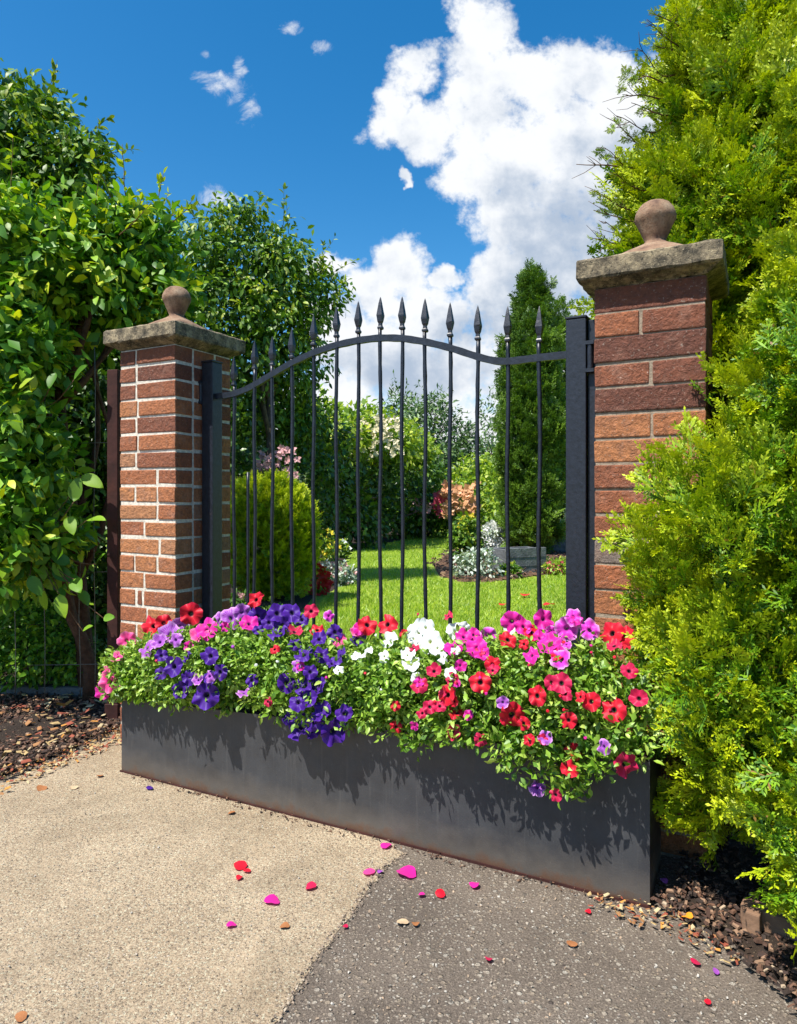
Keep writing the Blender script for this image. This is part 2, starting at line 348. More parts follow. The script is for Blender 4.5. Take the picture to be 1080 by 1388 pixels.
def lawn_material():
    m, nt, b = mat('lawn'); L = nt.links.new
    n = noise(nt, .9, 5, .6); n2 = noise(nt, 40, 6, .8); n3 = noise(nt, 6, 5, .7)
    c = mixc(nt, ramp(nt, [(.3, (0, 0, 0)), (.7, (1, 1, 1))], n.outputs[0]).outputs[0], (.17, .29, .014), (.27, .40, .022))
    c = mixc(nt, ramp(nt, [(.35, (0, 0, 0)), (.65, (.7, .7, .7))], n3.outputs[0]).outputs[0], c, (.36, .42, .04))
    c = mixc(nt, ramp(nt, [(.35, (1, 1, 1)), (.6, (0, 0, 0))], n2.outputs[0]).outputs[0], c, mixc(nt, .5, c, (.02, .05, .005)))
    L(c, b.inputs['Base Color']); b.inputs['Roughness'].default_value = .8; bump(nt, b, n2.outputs[0], .8, .02); return m
M['lawn'] = lawn_material()
M['grass'] = foliage('grass_blade', (.15, .27, .012), (.27, .42, .022), (.44, .52, .05), trans=.3, vary=2)
GOLD = dict(dark=(.03, .10, .004), mid=(.085, .22, .006), light=(.21, .38, .008))
M['gold'] = foliage('golden_conifer', **GOLD, tip=(.56, .62, .010), trans=.14, rough=.5, spec=.4, vary=5)
M['thuja'] = foliage('dark_conifer', (.02, .06, .008), (.045, .11, .012), (.09, .18, .02), tip=(.17, .29, .02), trans=.14, vary=3)
M['bigleaf'] = foliage('broad_leaf', (.035, .12, .010), (.10, .26, .014), (.25, .43, .02), tip=(.56, .60, .02), trans=.24, rough=.5, spec=.4, vary=4)
M['fineleaf'] = foliage('fine_leaf', (.03, .09, .008), (.085, .19, .012), (.20, .34, .02), tip=(.44, .48, .03), trans=.22, rough=.5, vary=4)
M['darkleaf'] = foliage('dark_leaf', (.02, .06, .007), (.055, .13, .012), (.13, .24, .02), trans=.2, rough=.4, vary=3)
M['petleaf'] = foliage('petunia_leaf', (.07, .17, .012), (.15, .30, .02), (.28, .44, .05), tip=(.42, .54, .10), trans=.2, rough=.45, vary=10)
M['greyleaf'] = foliage('grey_green_leaf', (.05, .10, .04), (.10, .18, .06), (.20, .31, .11), trans=.2, vary=2)
M['yellowleaf'] = foliage('yellow_green_leaf', (.10, .20, .012), (.23, .36, .025), (.44, .5, .06), trans=.3, vary=3)
M['variegated'] = foliage('cream_variegated_leaf', (.12, .2, .06), (.35, .42, .2), (.75, .75, .55), trans=.25, vary=3)
M['silver'] = foliage('silver_leaf', (.10, .16, .09), (.35, .42, .33), (.7, .75, .7), trans=.2, vary=5)
M['bark'] = simple('bark', (.10, .052, .032), .9, .2, 25, .5, .9, .01)
M['greybark'] = simple('grey_bark', (.10, .075, .055), .9, .2, 25, .5, .9, .01)
M['twig'] = simple('twig', (.16, .09, .05), .9, .2, 60, .4, .5, .002)
M['stem'] = simple('green_stem', (.16, .24, .05), .6, .3, 60, .2, .2, .001)
M['rust'] = simple('rust_brown_paint', (.045, .014, .011), .75, .3, 14, .45, .5, .003)
M['wire'] = simple('galvanised_wire', (.16, .15, .13), .5, .5, 60, .3, .2, .001, metal=.5)
M['slate'] = simple('grey_slate', (.12, .125, .13), .8, .3, 9, .4, .9, .012)
M['timber'] = simple('weathered_timber', (.22, .13, .08), .85, .3, 12, .35, .6, .004)
M['butterfly'] = simple('white_petal', (.75, .76, .8), .5, .3, 30, .05, .1, .001)

def chips_material(name, stops):
    m, nt, b = mat(name); g = nt.nodes.new('ShaderNodeNewGeometry')
    nt.links.new(ramp(nt, stops, g.outputs['Random Per Island'], 'CONSTANT').outputs[0], b.inputs['Base Color']); b.inputs['Roughness'].default_value = .85
    n = noise(nt, 150, 4); bump(nt, b, n.outputs[0], .4, .002); return m
M['chip'] = chips_material('mulch_chip', [(0, (.03, .018, .012)), (.25, (.08, .04, .025)), (.5, (.14, .07, .04)), (.7, (.05, .028, .02)), (.85, (.25, .15, .09)), (.96, (.4, .3, .2))])
M['litter'] = chips_material('dry_leaf_litter', [(0, (.3, .14, .05)), (.25, (.4, .28, .12)), (.5, (.25, .06, .03)), (.7, (.45, .36, .2)), (.88, (.5, .22, .04))])
M['pebble'] = chips_material('pebble', [(0, (.38, .32, .25)), (.3, (.3, .22, .15)), (.5, (.45, .41, .35)), (.7, (.2, .16, .13)), (.85, (.42, .3, .2))])

M['crumb'] = chips_material('concrete_crumb', [(0, (.28, .21, .15)), (.3, (.16, .12, .09)), (.6, (.36, .29, .21)), (.85, (.09, .07, .05))])
def petal_material(name, limb, edge, throat, vein, tsize=.22, trans=.25):
    m, nt, b = mat(name); L = nt.links.new
    at = nt.nodes.new('ShaderNodeAttribute'); at.attribute_name = 'rad'
    an = nt.nodes.new('ShaderNodeAttribute'); an.attribute_name = 'ang'
    w = mth(nt, 'SINE', mth(nt, 'MULTIPLY', an.outputs['Fac'], 25.0))
    c = mixc(nt, mth(nt, 'MULTIPLY', mth(nt, 'GREATER_THAN', w, .6), .35), limb, vein)
    c = mixc(nt, ramp(nt, [(.72, (0, 0, 0)), (1, (1, 1, 1))], at.outputs['Fac']).outputs[0], c, edge)
    c = mixc(nt, ramp(nt, [(tsize * .8, (1, 1, 1)), (tsize * 1.35, (0, 0, 0))], at.outputs['Fac']).outputs[0], c, throat)
    L(c, b.inputs['Base Color']); b.inputs['Roughness'].default_value = .5; b.inputs['Specular IOR Level'].default_value = .3
    b.inputs['Sheen Weight'].default_value = .15
    tr = nt.nodes.new('ShaderNodeBsdfTranslucent'); L(c, tr.inputs[0]); mx = nt.nodes.new('ShaderNodeMixShader'); mx.inputs[0].default_value = trans
    L(b.outputs[0], mx.inputs[1]); L(tr.outputs[0], mx.inputs[2]); L(mx.outputs[0], nt.nodes['Material Output'].inputs[0]); return m
FL = {
 'red': petal_material('red_petal', (.70, .004, .024), (.62, .006, .04), (.02, .003, .006), (.45, .005, .012)),
 'crimson': petal_material('crimson_petal', (.58, .008, .07), (.62, .012, .09), (.03, .003, .012), (.35, .004, .04)),
 'magenta': petal_material('magenta_petal', (.72, .012, .30), (.80, .03, .45), (.22, .01, .16), (.5, .008, .25), .18),
 'pink': petal_material('pink_petal', (.82, .06, .28), (.85, .22, .42), (.5, .02, .15), (.65, .03, .2), .18),
 'orchid': petal_material('orchid_petal', (.72, .04, .52), (.84, .34, .74), (.3, .02, .25), (.42, .02, .4), .18),
 'striped': petal_material('striped_petal', (.32, .035, .42), (.72, .35, .78), (.16, .02, .28), (.62, .45, .75), .18),
 'violet': petal_material('violet_petal', (.058, .006, .24), (.08, .01, .33), (.015, .002, .06), (.04, .004, .18), .25),
 'white': petal_material('white_petal', (.80, .82, .78), (.85, .87, .85), (.55, .6, .25), (.68, .72, .6), .14),
}

# ---------------------------------------------------------------- leaf templates (triangles)
def T_broad(curl=.12, fold=.16):
    v = [(0, 0, 0), (.33, 0, -.02), (.68, 0, -.0), (1, 0, -curl), (.30, .42, fold * .6), (.62, .40, fold * .55), (.30, -.42, fold * .6), (.62, -.40, fold * .55), (.86, .19, fold * .1 - curl * .5), (.86, -.19, fold * .1 - curl * .5)]
    t = [(0, 1, 4), (4, 1, 5), (1, 2, 5), (5, 2, 8), (2, 3, 8), (0, 6, 1), (6, 7, 1), (1, 7, 2), (7, 9, 2), (2, 9, 3)]
    return np.array(v, float), np.array(t), np.zeros(10)
def T_fine(n=7):
    t = np.linspace(0, 1, n); w = .5 * np.sin(np.pi * t ** .8) ** .8; w[0] = w[-1] = 0; V = []; T = []
    for i in range(n):
        z = -.16 * t[i] ** 2; V += [(t[i], w[i], z + w[i] * .28 + .02 * math.sin(i * 2.1)), (t[i], 0, z), (t[i], -w[i], z + w[i] * .28 + .02 * math.sin(i * 1.7 + 1))]
    for i in range(n - 1):
        for k in (0, 1):
            a = i * 3 + k; T += [(a, a + 1, a + 4), (a, a + 4, a + 3)]
    return np.array(V), np.array(T), np.zeros(3 * n)
def T_small():
    v = [(0, 0, 0), (.5, .5, .12), (1, 0, -.08), (.5, -.5, .12), (.5, 0, 0)]
    return np.array(v, float), np.array([(0, 4, 1), (4, 2, 1), (0, 3, 4), (4, 3, 2)]), np.zeros(5)
def T_blade():
    return np.array([(0, .5, 0), (0, -.5, 0), (1, 0, 0)], float), np.array([(0, 1, 2)]), np.zeros(3)
def T_spray(seed, n=9, w=.045):
    """one flat pinnate spray of scale-leaved twigs, length 1"""
    rg = np.random.default_rng(seed); V = []; T = []; A = []
    def twig(p, d, l, ww, a0, a1):
        o = len(V); d = d / np.linalg.norm(d); s = np.cross(d, (0, 0, 1)); s = s / (np.linalg.norm(s) + 1e-9)
        z = rg.normal() * .25; s2 = s + np.array([0, 0, z])
        V.extend([p, p + d * l * .55 + s2 * ww, p + d * l, p + d * l * .55 - s2 * ww]); A.extend([a0, (a0 + a1) / 2, a1, (a0 + a1) / 2])
        T.extend([(o, o + 1, o + 2), (o, o + 2, o + 3)])
    q = np.zeros(3); hd = np.array([1.0, 0, 0]); step = 1.0 / n
    bend = rg.normal(size=2) * .12
    for i in range(n):
        t = i / (n - 1); nd_ = np.array([1, bend[0] * t * 2, bend[1] * t * 2 - .1 * t]); nd_ /= np.linalg.norm(nd_)
        twig(q, nd_, step * 1.5, w * .55, t * .5, t * .6)
        for sgn in (1, -1):
            l = (.40 * (1 - t) ** .8 + .12) * (.75 + .5 * rg.random())
            ang = R(38 + 14 * rg.normal()); d = np.array([math.cos(ang), sgn * math.sin(ang), rg.normal() * .28])
            twig(q, d, l, w * .62, t * .35, .35 + .5 * t)
            if l > .2:
                for k in (.35, .62, .85):
                    p = q + d / np.linalg.norm(d) * l * k
                    for s3 in (1, -1):
                        a2 = ang * sgn + s3 * R(40); d2 = np.array([math.cos(a2), math.sin(a2), rg.normal() * .35])
                        twig(p, d2, l * .38 * (1.15 - k * .5), w * .6, .2 + .3 * t, min(1, .5 + .5 * t + .15 * rg.normal()))
        q = q + nd_ * step
    twig(q, hd, .12, w * .6, .6, 1.0)
    return np.array(V), np.array(T), np.clip(np.array(A), 0, 1)
def frames(d, nrm):
    d = d / (np.linalg.norm(d, axis=1, keepdims=True) + 1e-9); s = np.cross(nrm, d); s /= np.linalg.norm(s, axis=1, keepdims=True) + 1e-9
    n = np.cross(d, s); return np.stack([d, s, n], axis=2)
def scatter(tpl, pos, Fm, sc, width=1.0, tint=None):
    v, t, a = tpl; n = len(pos); sc = np.broadcast_to(sc, (n,)); wd = np.broadcast_to(width, (n,))
    S = np.stack([sc, sc * wd, sc * wd], axis=1)
    loc = v[None, :, :] * S[:, None, :]
    V = np.einsum('nij,nkj->nki', Fm, loc) + pos[:, None, :]
    T = t[None] + (np.arange(n) * len(v))[:, None, None]
    A = np.broadcast_to(a, (n, len(v))).copy()
    if tint is not None: A = A * 1.0 + np.asarray(tint)[:, None]
    return V.reshape(-1, 3), T.reshape(-1, 3), np.clip(A.ravel(), 0, 1)
def cat_scatter(lst):
    V = []; T = []; A = []; o = 0
    for v, t, a in lst: V.append(v); T.append(t + o); A.append(a); o += len(v)
    return np.concatenate(V), np.concatenate(T), np.concatenate(A)
def unit(n, rg=RNG):
    v = rg.normal(size=(n, 3)); return v / np.linalg.norm(v, axis=1, keepdims=True)
def nrmz(v): return v / (np.linalg.norm(v, axis=1, keepdims=True) + 1e-9)

def crown_points(lobes, nclump, clump_r, per, rg, shell=(.78, 1.0), cull=.75, squash=.8, hollow=0.0, hf=14.0):
    hv = [(unit(1, rg)[0] * hf * rg.uniform(.6, 1.3), rg.uniform(0, 6.3)) for _ in range(5)]
    """points in clumps over the surface of a union of ellipsoids: position, outward direction"""
    lob = [(np.array(c, float), np.array(r, float)) for c, r in lobes]
    area = np.array([np.mean(r) ** 2 for _, r in lob]); area /= area.sum()
    cen = []; out = []
    tries = 0
    while len(cen) < nclump and tries < nclump * 12:
        tries += 1
        i = rg.choice(len(lob), p=area); c, r = lob[i]; d = unit(1, rg)[0]
        sh_ = rg.uniform(*shell)
        if hollow:
            q = c + d * r; hsum = sum(math.sin(float(q @ f) + ph) for f, ph in hv) / 2.0
            sh_ *= 1 - hollow * min(1, max(0, -.1 + .75 * hsum + .35))
        p = c + d * r * sh_
        o = d / r; o /= np.linalg.norm(o)
        view = p - np.array([0, 0, HC]); view /= np.linalg.norm(view)
        if o @ view > cull and rg.random() < .85: continue
        if p[2] < .02: continue
        bad = False
        for j, (c2, r2) in enumerate(lob):
            if j != i and np.sum(((p - c2) / r2) ** 2) < .5: bad = True; break
        if not bad: cen.append(p); out.append(o)
    cen = np.array(cen); out = np.array(out); k = len(cen)
    cr = clump_r * rg.uniform(.6, 1.35, size=k)
    idx = np.repeat(np.arange(k), per); d = unit(len(idx), rg); rr = rg.random(len(idx)) ** .45
    off = d * (rr * cr[idx])[:, None]; off[:, 2] *= squash
    pos = cen[idx] + off; o = nrmz(d * .7 + out[idx] * .8)
    return pos, o, idx
def leafy(tpl, lobes, nclump, clump_r, per, size, width, rg, up=.5, droop=.3, shell=(.78, 1.0), jit=.55, tint=0.0, fill=0.35, cull=.75, tipfrac=.0, hollow=0.0, hf=9.0):
    pos, o, idx = crown_points(lobes, nclump, clump_r, per, rg, shell, cull, hollow=hollow, hf=hf)
    n = len(pos); nrm = nrmz(o * .6 + np.array([0, 0, up]) + unit(n, rg) * jit)
    d = nrmz(o * .8 + unit(n, rg) * .8 + np.array([0, 0, -droop]))
    tt = np.clip(rg.normal(tint, .12, n), 0, 1)
    if tipfrac: # whole young shoots, in clumps
        yc = rg.random(idx.max() + 1) < tipfrac; tt = np.where(yc[idx], np.clip(tt + rg.uniform(.3, .9, n), 0, 1), tt)
    parts = [scatter(tpl, pos, frames(d, nrm), size * rg.uniform(.6, 1.25, n), width * rg.uniform(.85, 1.15, n), tt)]
    if fill:
        pos2, o2, _ = crown_points(lobes, int(nclump * fill), clump_r * 1.6, per, rg, (.25, .75), 2)
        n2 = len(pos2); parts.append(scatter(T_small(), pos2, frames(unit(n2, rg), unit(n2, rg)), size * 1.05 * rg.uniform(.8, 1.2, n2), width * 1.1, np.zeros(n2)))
    return parts
def shoots(tpl, lobes, count, length, size, width, rg, nleaf=14, bias=(0, 0, .7), tint=.5, wr=.0035):
    lob = [(np.array(c, float), np.array(r, float)) for c, r in lobes]; tubes = []; pos = []; dr = []
    for _ in range(count):
        c, r = lob[rg.integers(len(lob))]; d = unit(1, rg)[0] + np.array(bias); d /= np.linalg.norm(d)
        p = c + d * r * .85; cur = nrmz((d + rg.normal(size=3) * .3 + np.array(bias) * .4)[None])[0]; L_ = length * rg.uniform(.5, 1.3); pts = [p]
        for k in range(6):
            cur = cur + rg.normal(size=3) * .1 + np.array([0, 0, -.03]); cur /= np.linalg.norm(cur); pts.append(pts[-1] + cur * L_ / 6)
        pts = np.array(pts); tubes.append(tube_arrays(pts, np.linspace(wr, wr * .4, 7), 4))
        for k in range(nleaf):
            t = rg.uniform(.15, 1.0) * 6; i = min(5, int(t)); q = pts[i] + (pts[i + 1] - pts[i]) * (t - i); pos.append(q)
            a = unit(1, rg)[0]; dr.append(nrmz((pts[i + 1] - pts[i])[None])[0] * .6 + a * .8)
    pos = np.array(pos); dr = np.array(dr); n = len(pos)
    leaf = scatter(tpl, pos, frames(dr, nrmz(unit(n, rg) * .6 + np.array([0, 0, .7]))), size * rg.uniform(.5, 1.1, n), width, np.clip(rg.normal(tint, .25, n), 0, 1))
    return leaf, join(tubes)
def limbs(base, lobes, r0, rg, n=6, extra=None):
    parts = []
    top = np.mean([np.array(c, float) for c, r in lobes], axis=0); b = np.array(base, float)
    k = np.linspace(0, 1, 7)[:, None]; bendv = rg.normal(size=3) * .06 * np.linalg.norm(top - b); bendv[2] = 0
    tr = b + (top - b) * k + bendv * np.sin(k * math.pi); parts.append(tube_arrays(tr, np.linspace(r0, r0 * .35, 7), 9, .05))
    for i in range(n):
        c, r = lobes[i % len(lobes)]; c = np.array(c, float); e = c + unit(1, rg)[0] * np.array(r) * .7
        s = tr[rg.integers(2, 6)]; kk = np.linspace(0, 1, 6)[:, None]; bd = rg.normal(size=3) * .08 * np.linalg.norm(e - s)
        parts.append(tube_arrays(s + (e - s) * kk + bd * np.sin(kk * math.pi), np.linspace(r0 * .45, r0 * .1, 6), 6, .05))
    return join(parts)
def plant(name, label, cat, base, foliage_parts, m, wood=None, wm=None, group=None, fname='foliage', wname='trunk', extra=None):
    t = empty(name, base, 0, label, cat, group)
    V, T, A = cat_scatter(foliage_parts)
    link(fname, tri_mesh(fname, V, T, {'tint': A}), m, t, True)
    if wood is not None: link(wname, tri_mesh(wname, *wood), wm or M['bark'], t, True)
    return t
def E(px, py, depth, rpx, rpy, rd=None):
    """ellipsoid lobe from where it stands: centre, radii in metres"""
    c = P(px, py, depth); rx = rpx * depth / F; rz = rpy * depth / F; return (c, (rx, rd if rd else (rx + rz) / 2, rz))

# ================================================================ GROUND
asphalt = poly_sheet('asphalt_drive', [(-.6, -3), (9, -3), (9, 2.3), (-2.9, 3.6), (-.6, 1)], 0.0, M['asphalt'])
gpx = [(548, 1158), (520, 1178), (500, 1205), (482, 1232), (458, 1262), (435, 1290), (418, 1318), (398, 1352), (372, 1388)]
brd = [tuple(G(*p)[:2]) for p in gpx]; e0, e1 = np.array(brd[-2]), np.array(brd[-1]); ext = e1 + (e1 - e0) * 12
back = [tuple(UN(-1.2, 2.02)[:2]), tuple(UN(-2.6, 2.3)[:2])]
lbed = [G(160, 992), G(120, 1014), G(85, 1030), G(40, 1046), G(0, 1062), G(-90, 1085)]
concrete = poly_sheet('concrete_drive', [tuple(p[:2]) for p in [ext, e1] ] + brd[::-1][1:] + back + [tuple(p[:2]) for p in lbed] + [(-6, 1.2), (-6, -3)], 0.0014, M['concrete'], jag=.006)
bm = bmesh.new(); bmesh.ops.create_grid(bm, x_segments=2, y_segments=2, size=400); 
g0 = bobj('ground', bm, M['soil']); g0.location = (0, 300, -.03); tag(g0, kind='structure')
def bumpy_sheet(name, poly, m, z0, amp, step, seed, edge=.12, kind='structure'):
    """gently humped ground: a grid clipped to a polygon"""
    poly = np.array([p[:2] for p in poly]); lo = poly.min(0); hi = poly.max(0); rg = np.random.default_rng(seed)
    xs = np.arange(lo[0], hi[0], step); ys = np.arange(lo[1], hi[1], step); X, Y = np.meshgrid(xs, ys)
    ins = np.zeros(X.shape, bool); dist = np.full(X.shape, 1e9)
    for i in range(len(poly)):
        a, b = poly[i], poly[(i + 1) % len(poly)]
        cr = ((a[1] > Y) != (b[1] > Y)) & (X < (b[0] - a[0]) * (Y - a[1]) / (b[1] - a[1] + 1e-12) + a[0]); ins ^= cr
        ab = b - a; t = np.clip(((X - a[0]) * ab[0] + (Y - a[1]) * ab[1]) / (ab @ ab), 0, 1); dist = np.minimum(dist, np.hypot(X - a[0] - t * ab[0], Y - a[1] - t * ab[1]))
    h = np.zeros(X.shape)
    for k in range(14):
        f = rg.normal(size=2) * (3 + k * 1.5); h += np.sin(X * f[0] + Y * f[1] + rg.uniform(0, 6)) / (1 + k * .5)
    Z = z0 + np.clip(dist / edge, 0, 1) * amp * (1 + .22 * h) - .012 * (dist < step * 1.2)
    idx = -np.ones(X.shape, int); idx[ins] = np.arange(ins.sum()); V = np.stack([X[ins], Y[ins], Z[ins]], 1); T = []
    for j in range(X.shape[0] - 1):
        for i in range(X.shape[1] - 1):
            a, b, c, d = idx[j, i], idx[j, i + 1], idx[j + 1, i + 1], idx[j + 1, i]
            if min(a, b, c, d) >= 0: T += [(a, b, c), (a, c, d)]
    o = link(name, tri_mesh(name, V, np.array(T)), m); tag(o, kind=kind); return o
left_bed_poly = [tuple(p[:2]) for p in lbed] + [(-4, 2.4), (-4, 4.6), (-1.2, 4.6), (-1.15, 3.5)]
bumpy_sheet('soil_bed', left_bed_poly, M['soil'], .0, .03, .05, 3)
rb = [G(872, 1228), G(905, 1246), G(935, 1262), G(975, 1290), G(1010, 1318), G(1050, 1352), G(1090, 1400), G(1200, 1600)]
right_bed_poly = [tuple(p[:2]) for p in rb] + [(3, .6), (3, 3.2), (1.3, 2.6), tuple(UN(-.24, 1.95)[:2])]
bumpy_sheet('soil_bed', right_bed_poly, M['soil'], .002, .02, .04, 4, edge=.08)
lawn = poly_sheet('lawn', [tuple(UN(-2.3, 2.42)[:2]), tuple(UN(1.2, 2.42)[:2]), (14, 4), (25, 45), (-25, 45), (-12, 14), (-2.3, 5.2)], -.004, M['lawn'])
BORDER = [G(px + dx, py) for dx, seq in ((-7, gpx), (7, gpx[::-1])) for px, py in seq]
def chips(name, poly, n, size, m, z, seed, flat=.35, thick=.3, label_kind='stuff'):
    rg = np.random.default_rng(seed); poly = np.array([p[:2] for p in poly]); lo, hi = poly.min(0), poly.max(0); pts = []
    while len(pts) < n:
        q = lo + rg.random((n, 2)) * (hi - lo); ins = np.zeros(n, bool)
        for i in range(len(poly)):
            a, b = poly[i], poly[(i + 1) % len(poly)]
            ins ^= ((a[1] > q[:, 1]) != (b[1] > q[:, 1])) & (q[:, 0] < (b[0] - a[0]) * (q[:, 1] - a[1]) / (b[1] - a[1] + 1e-12) + a[0])
        pts += list(q[ins])
    q = np.array(pts[:n]); pos = np.column_stack([q, np.full(n, z) + (rg.random(n) - .25) * size * .6])
    ch = np.array([(0, -.3, 0), (1, -.22, .0), (.9, .25, .02), (.1, .3, 0), (.1, -.2, thick), (.9, -.15, thick * .8), (.8, .2, thick), (.15, .2, thick * .9)], float)
    t = np.array([(4, 5, 6), (4, 6, 7), (0, 1, 5), (0, 5, 4), (1, 2, 6), (1, 6, 5), (2, 3, 7), (2, 7, 6), (3, 0, 4), (3, 4, 7)])
    d = rg.normal(size=(n, 3)); d[:, 2] *= flat; nr = nrmz(np.column_stack([rg.normal(size=(n, 2)) * flat, np.ones(n)]))
    V, T, A = scatter((ch, t, np.zeros(8)), pos, frames(d, nr), size * rg.uniform(.4, 1.4, n), rg.uniform(.4, 1.2, n))
    o = link(name, tri_mesh(name, V, T, smooth=False), m); tag(o, kind='stuff'); return o
near_left = [tuple(p[:2]) for p in lbed] + [(-2.8, 2.6), (-2.8, 4.0), (-1.2, 4.0), (-1.15, 3.5)]
chips('bark_mulch', near_left, 9500, .019, M['chip'], .031, 21)
chips('bark_mulch', right_bed_poly[:8] + [(1.9, .9), (1.9, 2.6), (1.1, 2.4), right_bed_poly[-1]], 9000, .016, M['chip'], .022, 22)
edge_strip = [G(165, 985), G(120, 1003), G(0, 1050), G(0, 1078), G(90, 1040), G(168, 1008)]
chips('leaf_litter', edge_strip, 420, .018, M['litter'], .008, 23, thick=.08)
chips('leaf_litter', [G(800, 1215), G(870, 1222), G(930, 1245), G(1010, 1300), G(985, 1318), G(900, 1268), G(800, 1236)], 200, .014, M['litter'], .010, 24, thick=.08)
chips('leaf_litter', [G(0, 960), G(150, 945), G(160, 990), G(0, 1060)], 170, .035, M['litter'], .04, 31, thick=.06)
chips('gravel', [G(548, 1172), G(860, 1242), G(1000, 1330), G(1080, 1400), G(1080, 1500), G(330, 1450)], 800, .006, M['pebble'], -.001, 25, flat=.6, thick=.5)
chips('gravel', [G(170, 1062), G(530, 1158), G(480, 1230), G(380, 1388), G(-60, 1388), G(-60, 1100)], 350, .0045, M['pebble'], .002, 26, flat=.6, thick=.5)
chips('gravel', [G(170, 1046), G(540, 1144), G(870, 1228), G(860, 1236), G(530, 1153), G(170, 1054)], 300, .009, M['chip'], .003, 27, flat=.6, thick=.3)

chips('gravel', BORDER, 420, .0065, M['crumb'], .001, 29, flat=.6, thick=.5)

# ================================================================ BRICK PILLARS
def pillar(label, u0, n0, wu, wn_, ncourse, top, rowsF, tones, mortar, seed, lean=0):
    """local x = along the gate, y = away from the drive"""
    rg = np.random.default_rng(seed)
    o = UN(u0 + wu / 2, n0 + wn_ / 2); t = empty('brick_pillar', o, -TH, label, 'pillar', 'brick gate pillars')
    h = top / ncourse; j = .012 if 'pale' in label else .009; V = []; bm = bmesh.new(); tone = bm.verts.layers.float.new('tone')
    hx, hy = wu / 2, wn_ / 2
    for c in range(ncourse):
        k = ncourse - 1 - c                       # course number counted from the top
        z0 = c * h + j / 2; z1 = (c + 1) * h - j / 2
        fr = rowsF[k] if k < len(rowsF) else rowsF[8 + (k % 4)]
        def face(splits, a0, a1, mk):
            e = [0] + list(splits) + [1]
            for q in range(len(e) - 1):
                s = a0 + (a1 - a0) * e[q] + (j / 2 if q else 0); f = a0 + (a1 - a0) * e[q + 1] - (j / 2 if q < len(e) - 2 else 0)
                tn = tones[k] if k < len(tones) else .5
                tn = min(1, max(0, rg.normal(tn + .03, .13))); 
                dz = rg.normal(size=2) * .0015; ins = float(np.clip(rg.normal() * .0014 - .0008, -.003, .001))
                vs = mk(s, f, z0 + dz[0], z1 + dz[1], ins)
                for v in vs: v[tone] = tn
                for v in vs: v.co += Vector(np.clip(rg.normal(size=3) * .0014, -.0018, .0018))
        d = .10
        own = (k % 2 == 0)                        # corners alternate between faces
        # front and back run the full width; sides fit between
        face(fr, -hx, hx, lambda s, f, a, b, i: box(bm, (s, -hy + i, a), (f, -hy + d, b)))
        face([.33] if own else [.66], -hx, hx, lambda s, f, a, b, i: box(bm, (s, hy - d, a), (f, hy - i, b)))
        sp = [.35] if own else [.5]
        face([] if own else [.5], -hy + d + j, hy - d - j, lambda s, f, a, b, i: box(bm, (hx - d, s, a), (hx - i, f, b)))
        face([] if own else [.5], -hy + d + j, hy - d - j, lambda s, f, a, b, i: box(bm, (-hx + i, s, a), (-hx + d, f, b)))
    bmesh.ops.bevel(bm, geom=list(bm.edges), offset=.0042, segments=2, profile=.5, affect='EDGES', clamp_overlap=True)
    bobj('brickwork', bm, M['brick'], t)
    bm = bmesh.new(); r = .0034; box(bm, (-hx + r, -hy + r, -.01), (hx - r, hy - r, top - .002)); bobj('mortar', bm, mortar, t)
    # cap: chamfered corbel under a slab with a weathered top
    oh = .048; bm = bmesh.new(); zt = 1.832; zb = 1.772
    rings = [(hx - .005, hy - .005, top), (hx + .004, hy + .004, top + .004), (hx + oh - .006, hy + oh - .006, zb - .004), (hx + oh, hy + oh, zb + .002), (hx + oh, hy + oh, zt - .006), (hx + oh - .006, hy + oh - .006, zt), (.095, .095, zt + .032), (.075, .075, zt + .034)]
    S = 14; prev = None
    for (a, b, z) in rings:
        ring = []
        for (x0, y0, x1, y1) in ((-a, -b, a, -b), (a, -b, a, b), (a, b, -a, b), (-a, b, -a, -b)):
            for q in range(S):
                f = q / S; jj = rg.normal(size=3) * .0013; ring.append(bm.verts.new((x0 + (x1 - x0) * f + jj[0], y0 + (y1 - y0) * f + jj[1], z + jj[2])))
        if prev:
            for q in range(len(ring)): bm.faces.new((prev[q], prev[(q + 1) % len(ring)], ring[(q + 1) % len(ring)], ring[q]))
        prev = ring
    bm.faces.new(prev)
    bobj('stone_cap', bm, M['stone'], t)
    # ball finial: square flared foot, neck, cup, flattened ball
    prof = [(.118, -.012), (.112, .006), (.092, .022), (.066, .038), (.046, .050), (.034, .060), (.033, .066), (.038, .078), (.045, .094), (.052, .110), (.058, .124), (.0635, .133), (.065, .143), (.062, .156), (.056, .170), (.046, .183), (.032, .192), (.016, .197), (.0, .198)]
    bm = bmesh.new(); prev = None; SG = 36
    for i, (r_, z) in enumerate(prof):
        if r_ == 0:
            c = bm.verts.new((0, 0, zt + .028 + z)); 
            for q in range(SG): bm.faces.new((prev[q], prev[(q + 1) % SG], c))
            break
        ring = []
        for q in range(SG):
            a = q * 2 * math.pi / SG; sq = max(0, 1 - i / 5.0); m_ = max(abs(math.cos(a)), abs(math.sin(a))); rr = r_ * ((1 - sq) + sq / m_) * (1 + rg.normal() * .008)
            ring.append(bm.verts.new((rr * math.cos(a), rr * math.sin(a), zt + .028 + z)))
        if prev:
            for q in range(SG): bm.faces.new((prev[q], prev[(q + 1) % SG], ring[(q + 1) % SG], ring[q]))
        prev = ring
    bobj('ball_finial', bm, M['finial'], t, smooth=True)
    return t
rowsL = [[.3], [.3], [.3], [.33], [.3], [.33], [.3], [.68], [.28, .68], [.68], [.45], [.72], [.27, .68], [.45], [.3, .42], [.5], [.3], [.66], [.33], [.6], [.3], [.66], [.5]]
